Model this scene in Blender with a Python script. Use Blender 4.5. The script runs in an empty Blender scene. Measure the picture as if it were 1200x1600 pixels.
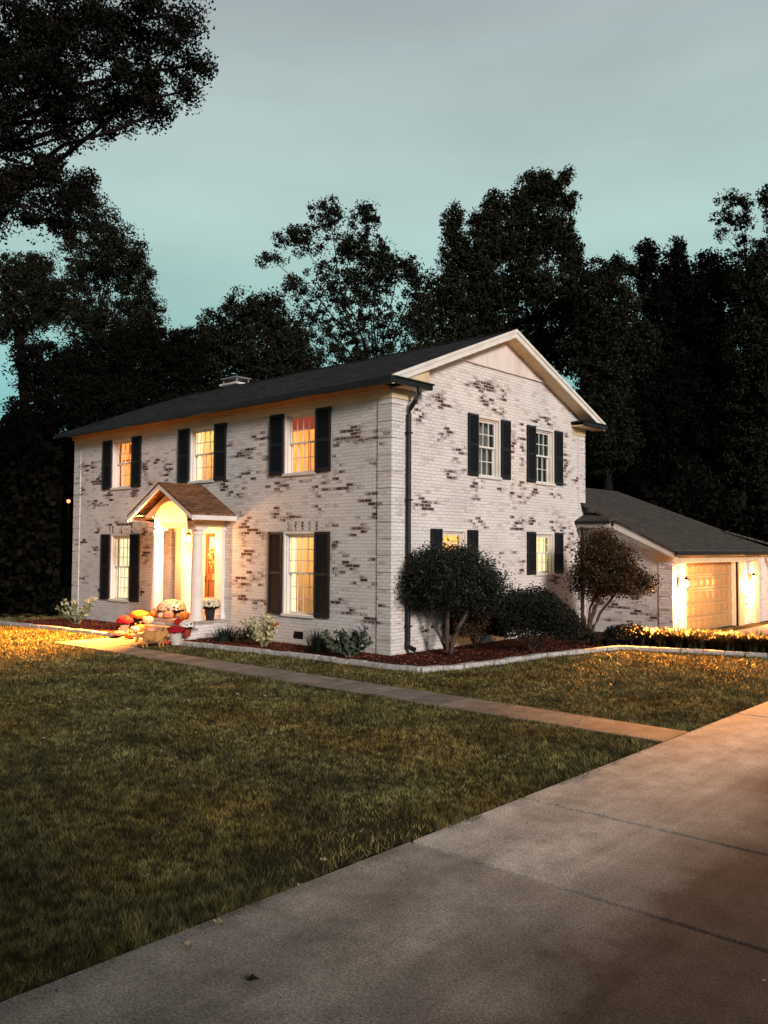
import bpy, bmesh, math, random
import numpy as np
from mathutils import Vector, Matrix
random.seed(7); RNG = np.random.default_rng(11)
sc = bpy.context.scene
COL = sc.collection

# ------------------------------------------------------------------ camera
CAM = Vector((11.395, -12.842, 2.214))
FPX = 1319.8
_pit, _yaw, _rol = math.radians(2.451), math.radians(42.068), math.radians(0.327)
FW = Vector((-math.sin(_yaw)*math.cos(_pit), math.cos(_yaw)*math.cos(_pit), math.sin(_pit)))
_r = Vector((math.cos(_yaw), math.sin(_yaw), 0)); _u = _r.cross(FW)
RT = _r*math.cos(_rol) + _u*math.sin(_rol)
UP = -_r*math.sin(_rol) + _u*math.cos(_rol)
cd = bpy.data.cameras.new('camera'); cam = bpy.data.objects.new('camera', cd); COL.objects.link(cam)
cam.matrix_world = Matrix(((RT.x, UP.x, -FW.x, CAM.x), (RT.y, UP.y, -FW.y, CAM.y), (RT.z, UP.z, -FW.z, CAM.z), (0, 0, 0, 1)))
cd.sensor_fit = 'HORIZONTAL'; cd.sensor_width = 36.0; cd.lens = 36.0*FPX/1200.0
cd.clip_start = 0.05; cd.clip_end = 2000
sc.camera = cam

# ------------------------------------------------------------------ world, sun, exposure
def mapping_nodes(nt):
    return nt.nodes, nt.links
W = bpy.data.worlds.new('World'); sc.world = W; W.use_nodes = True
n, l = mapping_nodes(W.node_tree); n.clear()
wo = n.new('ShaderNodeOutputWorld'); bg = n.new('ShaderNodeBackground'); l.new(bg.outputs[0], wo.inputs[0])
tc = n.new('ShaderNodeTexCoord'); sep = n.new('ShaderNodeSeparateXYZ'); l.new(tc.outputs['Generated'], sep.inputs[0])
ramp = n.new('ShaderNodeValToRGB'); l.new(sep.outputs['Z'], ramp.inputs[0])
cr = ramp.color_ramp
cr.elements[0].position = 0.0; cr.elements[0].color = (0.15, 0.47, 0.46, 1)
cr.elements[1].position = 1.0; cr.elements[1].color = (0.07, 0.08, 0.095, 1)
for p_, c_ in ((0.17, (0.22, 0.46, 0.45, 1)), (0.27, (0.34, 0.54, 0.51, 1)), (0.36, (0.385, 0.53, 0.51, 1)), (0.48, (0.37, 0.46, 0.46, 1)), (0.58, (0.31, 0.35, 0.37, 1)), (0.68, (0.16, 0.18, 0.20, 1))):
    e_ = cr.elements.new(p_); e_.color = c_
mp = n.new('ShaderNodeMapping'); l.new(tc.outputs['Generated'], mp.inputs[0]); mp.inputs['Scale'].default_value = (1.4, 1.4, 4.5)
cn = n.new('ShaderNodeTexNoise'); cn.inputs['Scale'].default_value = 1.6; cn.inputs['Detail'].default_value = 4; l.new(mp.outputs[0], cn.inputs['Vector'])
mr = n.new('ShaderNodeMapRange'); l.new(cn.outputs['Fac'], mr.inputs[0]); mr.inputs[1].default_value = 0.3; mr.inputs[2].default_value = 0.75; mr.inputs[3].default_value = 1.03; mr.inputs[4].default_value = 1.34
mx = n.new('ShaderNodeVectorMath'); mx.operation = 'SCALE'; l.new(ramp.outputs[0], mx.inputs[0]); l.new(mr.outputs[0], mx.inputs['Scale'])
dt = n.new('ShaderNodeVectorMath'); dt.operation = 'DOT_PRODUCT'; l.new(tc.outputs['Generated'], dt.inputs[0]); dt.inputs[1].default_value = (-0.67, 0.74, 0.0)
az = n.new('ShaderNodeMapRange'); l.new(dt.outputs['Value'], az.inputs[0]); az.inputs[1].default_value = -0.3; az.inputs[2].default_value = 0.5
am = n.new('ShaderNodeMix'); am.data_type = 'RGBA'; l.new(az.outputs[0], am.inputs[0]); am.inputs[6].default_value = (0.62, 0.48, 0.46, 1); am.inputs[7].default_value = (1, 1, 1, 1)
ml = n.new('ShaderNodeVectorMath'); ml.operation = 'MULTIPLY'; l.new(mx.outputs[0], ml.inputs[0]); l.new(am.outputs[2], ml.inputs[1])
l.new(ml.outputs[0], bg.inputs[0]); bg.inputs[1].default_value = 1.0

SUN_TO = Vector((0.90, -0.34, 0.30)).normalized()
sd = bpy.data.lights.new('sun', 'SUN'); sun = bpy.data.objects.new('sun', sd); COL.objects.link(sun)
sun.rotation_euler = SUN_TO.to_track_quat('Z', 'Y').to_euler(); sd.energy = 3.2; sd.angle = math.radians(12); sd.color = (1.0, 0.86, 0.80)

vs = sc.view_settings; vs.view_transform = 'Standard'; vs.look = 'None'; vs.gamma = 1.0; vs.exposure = 0.0; vs.use_curve_mapping = False
cy = sc.cycles
cy.max_bounces = 5; cy.diffuse_bounces = 3; cy.glossy_bounces = 2; cy.transmission_bounces = 3; cy.transparent_max_bounces = 6
cy.use_denoising = True; cy.sample_clamp_indirect = 4.0; cy.caustics_reflective = False; cy.caustics_refractive = False
try: cy.use_light_tree = True
except Exception: pass

def ray(u, v): return FW + RT*((u-600)/FPX) - UP*((v-800)/FPX)
def at(u, v, d): return CAM + ray(u, v)*d                                  # point at a depth along the view
def at_z(u, v, z): r_ = ray(u, v); return CAM + r_*((z-CAM.z)/r_.z)         # point on a level

# ------------------------------------------------------------------ materials
def mat(name, color, rough=0.7, spec=0.3, bump=None, noise=None, metal=0.0, emit=None, island=0.0, trans=False):
    m = bpy.data.materials.new(name); m.use_nodes = True
    nt = m.node_tree; n = nt.nodes; l = nt.links; b = n['Principled BSDF']
    b.inputs['Base Color'].default_value = (*color, 1); b.inputs['Roughness'].default_value = rough
    b.inputs['Specular IOR Level'].default_value = spec; b.inputs['Metallic'].default_value = metal
    tco = n.new('ShaderNodeTexCoord')
    src = None
    if noise:                                    # (scale, second colour, detail, contrast lo, hi, stretch)
        nz = n.new('ShaderNodeTexNoise'); nz.inputs['Scale'].default_value = noise[0]; nz.inputs['Detail'].default_value = noise[2]
        mpp = n.new('ShaderNodeMapping'); l.new(tco.outputs['Object'], mpp.inputs[0])
        if len(noise) > 5: mpp.inputs['Scale'].default_value = noise[5]
        l.new(mpp.outputs[0], nz.inputs['Vector'])
        r = n.new('ShaderNodeMapRange'); l.new(nz.outputs['Fac'], r.inputs[0]); r.inputs[1].default_value = noise[3]; r.inputs[2].default_value = noise[4]
        mi = n.new('ShaderNodeMix'); mi.data_type = 'RGBA'; mi.inputs[6].default_value = (*color, 1); mi.inputs[7].default_value = (*noise[1], 1)
        l.new(r.outputs[0], mi.inputs[0]); src = mi.outputs[2]
    if island:
        g = n.new('ShaderNodeNewGeometry'); r = n.new('ShaderNodeMapRange'); l.new(g.outputs['Random Per Island'], r.inputs[0])
        r.inputs[3].default_value = 1-island; r.inputs[4].default_value = 1+island
        s = n.new('ShaderNodeVectorMath'); s.operation = 'SCALE'; l.new(r.outputs[0], s.inputs['Scale'])
        if src: l.new(src, s.inputs[0])
        else: s.inputs[0].default_value = color
        src = s.outputs[0]
    if src: l.new(src, b.inputs['Base Color'])
    if bump:                                     # (scale, strength, distance)
        nb = n.new('ShaderNodeTexNoise'); nb.inputs['Scale'].default_value = bump[0]; nb.inputs['Detail'].default_value = 5
        l.new(tco.outputs['Object'], nb.inputs['Vector'])
        bp = n.new('ShaderNodeBump'); bp.inputs['Strength'].default_value = bump[1]; bp.inputs['Distance'].default_value = bump[2]
        l.new(nb.outputs['Fac'], bp.inputs['Height']); l.new(bp.outputs[0], b.inputs['Normal'])
    if emit:
        b.inputs['Emission Color'].default_value = (*emit[0], 1); b.inputs['Emission Strength'].default_value = emit[1]
    return m

def leafmat(name, c1, c2, var=0.45, rough=0.8, spec=0.06):
    m = bpy.data.materials.new(name); m.use_nodes = True
    n = m.node_tree.nodes; l = m.node_tree.links; b = n['Principled BSDF']
    g = n.new('ShaderNodeNewGeometry')
    mi = n.new('ShaderNodeMix'); mi.data_type = 'RGBA'; mi.inputs[6].default_value = (*c1, 1); mi.inputs[7].default_value = (*c2, 1)
    l.new(g.outputs['Random Per Island'], mi.inputs[0])
    l.new(mi.outputs[2], b.inputs['Base Color']); b.inputs['Roughness'].default_value = rough; b.inputs['Specular IOR Level'].default_value = spec
    return m

def brickmat(name, paint=(0.78, 0.755, 0.73), bare=(0.030, 0.015, 0.017), bare2=(0.13, 0.055, 0.050)):
    m = bpy.data.materials.new(name); m.use_nodes = True
    n = m.node_tree.nodes; l = m.node_tree.links; b = n['Principled BSDF']
    uv = n.new('ShaderNodeUVMap')
    bt = n.new('ShaderNodeTexBrick'); l.new(uv.outputs[0], bt.inputs['Vector'])
    bt.inputs['Scale'].default_value = 1.0; bt.inputs['Brick Width'].default_value = 0.215; bt.inputs['Row Height'].default_value = 0.072
    bt.inputs['Mortar Size'].default_value = 0.0075; bt.inputs['Mortar Smooth'].default_value = 0.3; bt.inputs['Bias'].default_value = 0
    bt.inputs['Color1'].default_value = (0, 0, 0, 1); bt.inputs['Color2'].default_value = (1, 1, 1, 1); bt.inputs['Mortar'].default_value = (0.35, 0.35, 0.35, 1)
    at_ = n.new('ShaderNodeAttribute'); at_.attribute_name = 'peel'
    mpp = n.new('ShaderNodeMapping'); l.new(uv.outputs[0], mpp.inputs[0]); mpp.inputs['Scale'].default_value = (4.5, 12.0, 1)
    nz = n.new('ShaderNodeTexNoise'); l.new(mpp.outputs[0], nz.inputs['Vector']); nz.inputs['Scale'].default_value = 1.0; nz.inputs['Detail'].default_value = 6; nz.inputs['Roughness'].default_value = 0.7
    def M(op, a, b_=None, c=None):
        k = n.new('ShaderNodeMath'); k.operation = op
        for i, x in enumerate((a, b_, c)):
            if x is None: continue
            if isinstance(x, (int, float)): k.inputs[i].default_value = x
            else: l.new(x, k.inputs[i])
        return k.outputs[0]
    s = M('MULTIPLY', at_.outputs['Fac'], 0.80)
    s = M('ADD', s, M('MULTIPLY', M('SUBTRACT', bt.outputs['Color'], 0.5), 0.95))
    s = M('ADD', s, M('MULTIPLY', M('SUBTRACT', nz.outputs['Fac'], 0.5), 1.1))
    fz = n.new('ShaderNodeTexNoise'); l.new(uv.outputs[0], fz.inputs['Vector']); fz.inputs['Scale'].default_value = 34; fz.inputs['Detail'].default_value = 4
    s = M('SUBTRACT', s, M('MULTIPLY', bt.outputs['Fac'], 0.40)); s = M('ADD', s, M('MULTIPLY', M('SUBTRACT', fz.outputs['Fac'], 0.5), 0.9))
    r = n.new('ShaderNodeMapRange'); l.new(s, r.inputs[0]); r.inputs[1].default_value = 0.54; r.inputs[2].default_value = 0.80
    # paint with grime
    gn = n.new('ShaderNodeTexNoise'); l.new(uv.outputs[0], gn.inputs['Vector']); gn.inputs['Scale'].default_value = 1.1; gn.inputs['Detail'].default_value = 6
    gr = n.new('ShaderNodeMapRange'); l.new(gn.outputs['Fac'], gr.inputs[0]); gr.inputs[1].default_value = 0.3; gr.inputs[2].default_value = 0.7; gr.inputs[3].default_value = 0.88; gr.inputs[4].default_value = 1.06
    fn = n.new('ShaderNodeTexNoise'); l.new(uv.outputs[0], fn.inputs['Vector']); fn.inputs['Scale'].default_value = 28; fn.inputs['Detail'].default_value = 3
    fr = n.new('ShaderNodeMapRange'); l.new(fn.outputs['Fac'], fr.inputs[0]); fr.inputs[1].default_value = 0.3; fr.inputs[2].default_value = 0.7; fr.inputs[3].default_value = 0.9; fr.inputs[4].default_value = 1.08
    mo = M('SUBTRACT', 1.0, M('MULTIPLY', bt.outputs['Fac'], 0.24))
    tot = M('MULTIPLY', M('MULTIPLY', gr.outputs[0], fr.outputs[0]), mo)
    pc = n.new('ShaderNodeVectorMath'); pc.operation = 'SCALE'; pc.inputs[0].default_value = paint; l.new(tot, pc.inputs['Scale'])
    bc = n.new('ShaderNodeMix'); bc.data_type = 'RGBA'; bc.inputs[6].default_value = (*bare, 1); bc.inputs[7].default_value = (*bare2, 1); l.new(fn.outputs['Fac'], bc.inputs[0])
    fm = n.new('ShaderNodeMix'); fm.data_type = 'RGBA'; l.new(r.outputs[0], fm.inputs[0]); l.new(pc.outputs[0], fm.inputs[6]); l.new(bc.outputs[2], fm.inputs[7])
    r3 = n.new('ShaderNodeMapRange'); l.new(s, r3.inputs[0]); r3.inputs[1].default_value = 0.22; r3.inputs[2].default_value = 0.60; r3.inputs[3].default_value = 0.0; r3.inputs[4].default_value = 0.50
    wm = n.new('ShaderNodeMix'); wm.data_type = 'RGBA'; l.new(r3.outputs[0], wm.inputs[0]); l.new(pc.outputs[0], wm.inputs[6]); wm.inputs[7].default_value = (0.34, 0.25, 0.24, 1); l.new(wm.outputs[2], fm.inputs[6])
    l.new(fm.outputs[2], b.inputs['Base Color']); b.inputs['Roughness'].default_value = 0.75; b.inputs['Specular IOR Level'].default_value = 0.25
    h = M('ADD', M('MULTIPLY', M('SUBTRACT', 1.0, bt.outputs['Fac']), 1.0), M('MULTIPLY', fn.outputs['Fac'], 0.5))
    h = M('ADD', h, M('MULTIPLY', bt.outputs['Color'], 0.35))
    bp = n.new('ShaderNodeBump'); bp.inputs['Strength'].default_value = 0.9; bp.inputs['Distance'].default_value = 0.009; l.new(h, bp.inputs['Height']); l.new(bp.outputs[0], b.inputs['Normal'])
    return m

def shinglemat(name, c1, c2, row=0.14):
    m = bpy.data.materials.new(name); m.use_nodes = True
    n = m.node_tree.nodes; l = m.node_tree.links; b = n['Principled BSDF']
    uv = n.new('ShaderNodeUVMap'); bt = n.new('ShaderNodeTexBrick'); l.new(uv.outputs[0], bt.inputs['Vector'])
    bt.inputs['Scale'].default_value = 1; bt.inputs['Brick Width'].default_value = 0.30; bt.inputs['Row Height'].default_value = row; bt.inputs['Mortar Size'].default_value = 0.010
    bt.inputs['Color1'].default_value = (*c1, 1); bt.inputs['Color2'].default_value = (*c2, 1); bt.inputs['Mortar'].default_value = (c1[0]*.3, c1[1]*.3, c1[2]*.3, 1)
    nz = n.new('ShaderNodeTexNoise'); l.new(uv.outputs[0], nz.inputs['Vector']); nz.inputs['Scale'].default_value = 45; nz.inputs['Detail'].default_value = 4
    r = n.new('ShaderNodeMapRange'); l.new(nz.outputs['Fac'], r.inputs[0]); r.inputs[1].default_value = 0.3; r.inputs[2].default_value = 0.7; r.inputs[3].default_value = 0.45; r.inputs[4].default_value = 1.6
    s = n.new('ShaderNodeVectorMath'); s.operation = 'SCALE'; l.new(bt.outputs['Color'], s.inputs[0]); l.new(r.outputs[0], s.inputs['Scale'])
    l.new(s.outputs[0], b.inputs['Base Color']); b.inputs['Roughness'].default_value = 0.9; b.inputs['Specular IOR Level'].default_value = 0.15
    k = n.new('ShaderNodeMath'); k.operation = 'SUBTRACT'; l.new(nz.outputs['Fac'], k.inputs[0]); l.new(bt.outputs['Fac'], k.inputs[1])
    bp = n.new('ShaderNodeBump'); bp.inputs['Strength'].default_value = 0.8; bp.inputs['Distance'].default_value = 0.02; l.new(k.outputs[0], bp.inputs['Height']); l.new(bp.outputs[0], b.inputs['Normal'])
    return m

def curtainmat(name, c, strength, scale=22, lo=0.45, zstripe=0):
    m = bpy.data.materials.new(name); m.use_nodes = True
    n = m.node_tree.nodes; l = m.node_tree.links; b = n['Principled BSDF']
    tco = n.new('ShaderNodeTexCoord'); mpp = n.new('ShaderNodeMapping'); l.new(tco.outputs['Object'], mpp.inputs[0]); mpp.inputs['Scale'].default_value = (1, 1, 0.12) if not zstripe else (0.1, 0.1, 1)
    nz = n.new('ShaderNodeTexNoise'); l.new(mpp.outputs[0], nz.inputs['Vector']); nz.inputs['Scale'].default_value = scale; nz.inputs['Detail'].default_value = 2
    r = n.new('ShaderNodeMapRange'); l.new(nz.outputs['Fac'], r.inputs[0]); r.inputs[1].default_value = 0.35; r.inputs[2].default_value = 0.65; r.inputs[3].default_value = lo*strength; r.inputs[4].default_value = strength
    b.inputs['Base Color'].default_value = (c[0]*0.22, c[1]*0.20, c[2]*0.18, 1); b.inputs['Emission Color'].default_value = (*c, 1); l.new(r.outputs[0], b.inputs['Emission Strength']); b.inputs['Roughness'].default_value = 0.9
    return m

def glassmat(name):
    m = bpy.data.materials.new(name); m.use_nodes = True
    n = m.node_tree.nodes; l = m.node_tree.links; n.clear()
    o = n.new('ShaderNodeOutputMaterial'); t = n.new('ShaderNodeBsdfTransparent'); g = n.new('ShaderNodeBsdfGlossy'); g.inputs['Roughness'].default_value = 0.02
    t.inputs[0].default_value = (0.93, 0.95, 0.94, 1); mi = n.new('ShaderNodeMixShader'); mi.inputs[0].default_value = 0.07
    tco = n.new('ShaderNodeTexCoord'); nz = n.new('ShaderNodeTexNoise'); nz.inputs['Scale'].default_value = 1.5; l.new(tco.outputs['Object'], nz.inputs['Vector'])
    bp = n.new('ShaderNodeBump'); bp.inputs['Strength'].default_value = 0.06; l.new(nz.outputs['Fac'], bp.inputs['Height']); l.new(bp.outputs[0], g.inputs['Normal'])
    l.new(t.outputs[0], mi.inputs[1]); l.new(g.outputs[0], mi.inputs[2]); l.new(mi.outputs[0], o.inputs[0])
    return m

M = {}
M['brick'] = brickmat('painted_brick')
M['white'] = mat('white_trim', (0.78, 0.76, 0.71), 0.5, 0.4, bump=(18, 0.25, 0.004), noise=(2.5, (0.66, 0.62, 0.55), 5, 0.45, 0.75))
M['cream'] = mat('cream_trim', (0.72, 0.58, 0.37), 0.55, 0.3, bump=(14, 0.25, 0.004), noise=(2.0, (0.60, 0.45, 0.26), 5, 0.42, 0.75))
M['stucco'] = mat('gable_stucco', (0.74, 0.69, 0.65), 0.8, 0.2, bump=(35, 0.5, 0.006), noise=(1.6, (0.58, 0.50, 0.45), 7, 0.40, 0.72, (1, 2.2, 0.35)))
M['black'] = mat('shutter_paint', (0.012, 0.011, 0.013), 0.55, 0.22, noise=(9, (0.022, 0.021, 0.024), 5, 0.4, 0.7))
M['gutter'] = mat('black_gutter', (0.010, 0.010, 0.012), 0.5, 0.25, noise=(6, (0.018, 0.017, 0.018), 4, 0.4, 0.7))
M['roof'] = shinglemat('asphalt_shingle', (0.009, 0.008, 0.010), (0.046, 0.042, 0.046))
M['roof2'] = shinglemat('grey_shingle', (0.060, 0.055, 0.050), (0.095, 0.085, 0.075))
M['roof_lit'] = shinglemat('lit_shingle', (0.13, 0.065, 0.035), (0.24, 0.13, 0.07), 0.12)  # porch shingle, orange light from the window above put into its colour
M['glass'] = glassmat('window_glass')
M['room'] = mat('room_plaster', (0.68, 0.60, 0.46), 0.9, 0.1, noise=(1.5, (0.6, 0.48, 0.34), 3, 0.4, 0.7))
M['darkroom'] = mat('dark_room', (0.02, 0.018, 0.016), 0.9, 0.1)
M['cur_white'] = curtainmat('sheer_curtain', (1.0, 0.76, 0.42), 1.8, 30, 0.62)
M['cur_orange'] = curtainmat('amber_curtain', (1.0, 0.28, 0.045), 2.0, 24, 0.6)
M['cur_amber'] = curtainmat('golden_curtain', (1.0, 0.33, 0.055), 2.0, 16, 0.55)
M['cur_yellow'] = curtainmat('yellow_blind', (1.0, 0.80, 0.42), 1.5, 14, 0.75, 1)
M['cur_gold'] = curtainmat('gold_curtain', (1.0, 0.46, 0.10), 2.2, 14, 0.6)
M['cur_dark'] = mat('grey_curtain', (0.20, 0.19, 0.17), 0.9, 0.1, noise=(26, (0.08, 0.08, 0.075), 2, 0.4, 0.65, (1, 1, 0.06)))
M['valance'] = mat('red_valance', (0.30, 0.03, 0.02), 0.9, 0.1, emit=((0.8, 0.09, 0.015), 0.33), noise=(14, (0.5, 0.1, 0.03), 3, 0.4, 0.7))
M['wood'] = mat('door_wood', (0.26, 0.10, 0.035), 0.45, 0.4, noise=(7, (0.14, 0.05, 0.02), 6, 0.4, 0.65, (6, 6, 0.6)), bump=(30, 0.2, 0.003))
M['gdoor'] = mat('garage_door_paint', (0.50, 0.30, 0.13), 0.5, 0.4, noise=(3, (0.44, 0.27, 0.12), 4, 0.4, 0.7))
M['fencewood'] = mat('fence_wood', (0.30, 0.18, 0.09), 0.8, 0.2, noise=(5, (0.18, 0.10, 0.05), 6, 0.4, 0.7, (5, 5, 0.5)), bump=(20, 0.4, 0.01))
M['step'] = mat('step_stone', (0.40, 0.36, 0.31), 0.8, 0.2, noise=(6, (0.30, 0.26, 0.22), 6, 0.4, 0.7), bump=(25, 0.5, 0.01))
M['edging'] = mat('edging_stone', (0.52, 0.51, 0.49), 0.85, 0.2, noise=(9, (0.26, 0.25, 0.24), 6, 0.42, 0.7), bump=(30, 0.6, 0.012))
M['numbers'] = mat('brass_number', (0.75, 0.68, 0.52), 0.4, 0.6, metal=0.2)
M['metal'] = mat('galvanised_cap', (0.28, 0.29, 0.29), 0.35, 0.6, metal=0.3, noise=(12, (0.4, 0.4, 0.4), 3, 0.4, 0.7))
M['iron'] = mat('lantern_iron', (0.03, 0.028, 0.026), 0.4, 0.5)
M['bulb'] = mat('lit_bulb', (1, 0.9, 0.7), 0.5, 0.1, emit=((1.0, 0.72, 0.36), 60.0))
M['bark'] = mat('dark_bark', (0.008, 0.007, 0.006), 0.9, 0.1, noise=(9, (0.018, 0.015, 0.013), 6, 0.4, 0.7, (3, 3, 0.6)), bump=(18, 0.8, 0.03))
M['bark2'] = mat('smooth_bark', (0.09, 0.065, 0.048), 0.8, 0.2, noise=(11, (0.05, 0.035, 0.028), 5, 0.4, 0.7), bump=(22, 0.5, 0.01))
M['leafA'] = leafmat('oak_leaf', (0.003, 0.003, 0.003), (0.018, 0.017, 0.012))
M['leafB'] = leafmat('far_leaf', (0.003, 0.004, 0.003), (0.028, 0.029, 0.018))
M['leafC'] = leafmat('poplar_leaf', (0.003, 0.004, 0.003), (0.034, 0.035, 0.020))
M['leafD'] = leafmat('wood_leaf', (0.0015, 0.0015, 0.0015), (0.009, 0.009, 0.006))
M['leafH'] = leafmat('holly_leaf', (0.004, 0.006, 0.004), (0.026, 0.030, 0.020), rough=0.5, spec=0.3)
M['leafS'] = leafmat('shrub_leaf', (0.004, 0.005, 0.004), (0.020, 0.023, 0.016), rough=0.6, spec=0.15)
M['leafR'] = leafmat('crape_leaf', (0.014, 0.015, 0.007), (0.085, 0.045, 0.022), rough=0.6, spec=0.15)
M['hedge'] = leafmat('groundcover_leaf', (0.006, 0.008, 0.004), (0.034, 0.030, 0.012), rough=0.4, spec=0.4)
M['variegated'] = leafmat('variegated_leaf', (0.20, 0.22, 0.10), (0.62, 0.58, 0.36))
M['palegreen'] = leafmat('pale_green_leaf', (0.10, 0.13, 0.06), (0.42, 0.46, 0.30))
M['hydr'] = leafmat('hydrangea_leaf', (0.022, 0.034, 0.022), (0.09, 0.11, 0.075))
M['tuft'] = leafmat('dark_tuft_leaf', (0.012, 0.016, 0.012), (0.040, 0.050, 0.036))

def grassmat():
    m = bpy.data.materials.new('grass_blade'); m.use_nodes = True
    n = m.node_tree.nodes; l = m.node_tree.links; b = n['Principled BSDF']
    g = n.new('ShaderNodeNewGeometry'); tco = n.new('ShaderNodeTexCoord')
    rp = n.new('ShaderNodeValToRGB'); l.new(g.outputs['Random Per Island'], rp.inputs[0]); ce = rp.color_ramp
    ce.elements[0].color = (0.012, 0.016, 0.006, 1); ce.elements[1].position = 0.90; ce.elements[1].color = (0.21, 0.20, 0.070, 1); e5 = ce.elements.new(0.94); e5.color = (0.30, 0.26, 0.13, 1)
    nz = n.new('ShaderNodeTexNoise'); l.new(tco.outputs['Object'], nz.inputs['Vector']); nz.inputs['Scale'].default_value = 1.3; nz.inputs['Detail'].default_value = 5; nz.inputs['Roughness'].default_value = 0.65
    r = n.new('ShaderNodeMapRange'); l.new(nz.outputs['Fac'], r.inputs[0]); r.inputs[1].default_value = 0.36; r.inputs[2].default_value = 0.66; r.inputs[3].default_value = 0.42; r.inputs[4].default_value = 1.5
    s = n.new('ShaderNodeVectorMath'); s.operation = 'SCALE'; l.new(rp.outputs[0], s.inputs[0]); l.new(r.outputs[0], s.inputs['Scale'])
    tn = n.new('ShaderNodeTexNoise'); l.new(tco.outputs['Object'], tn.inputs['Vector']); tn.inputs['Scale'].default_value = 9.0; tn.inputs['Detail'].default_value = 3
    tr = n.new('ShaderNodeMapRange'); l.new(tn.outputs['Fac'], tr.inputs[0]); tr.inputs[1].default_value = 0.36; tr.inputs[2].default_value = 0.64; tr.inputs[3].default_value = 0.30; tr.inputs[4].default_value = 1.55
    ts = n.new('ShaderNodeVectorMath'); ts.operation = 'SCALE'; l.new(s.outputs[0], ts.inputs[0]); l.new(tr.outputs[0], ts.inputs['Scale']); s = ts
    n2 = n.new('ShaderNodeTexNoise'); l.new(tco.outputs['Object'], n2.inputs['Vector']); n2.inputs['Scale'].default_value = 0.45; n2.inputs['Detail'].default_value = 3
    r2 = n.new('ShaderNodeMapRange'); l.new(n2.outputs['Fac'], r2.inputs[0]); r2.inputs[1].default_value = 0.42; r2.inputs[2].default_value = 0.65
    m2 = n.new('ShaderNodeMix'); m2.data_type = 'RGBA'; m2.blend_type = 'MULTIPLY'; l.new(r2.outputs[0], m2.inputs[0]); l.new(s.outputs[0], m2.inputs[6]); m2.inputs[7].default_value = (1.25, 0.98, 0.75, 1)
    l.new(m2.outputs[2], b.inputs['Base Color']); b.inputs['Roughness'].default_value = 0.6; b.inputs['Specular IOR Level'].default_value = 0.2
    return m
M['grass'] = grassmat()
M['soil'] = mat('lawn_soil', (0.030, 0.026, 0.014), 0.95, 0.05, noise=(2.2, (0.060, 0.052, 0.026), 9, 0.38, 0.68), bump=(40, 0.9, 0.03))
M['mulch'] = mat('bark_mulch', (0.030, 0.012, 0.009), 0.95, 0.05, noise=(30, (0.09, 0.035, 0.022), 6, 0.4, 0.7), bump=(45, 1.0, 0.04))
M['chips'] = leafmat('mulch_chip', (0.04, 0.012, 0.010), (0.38, 0.11, 0.065))

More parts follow.
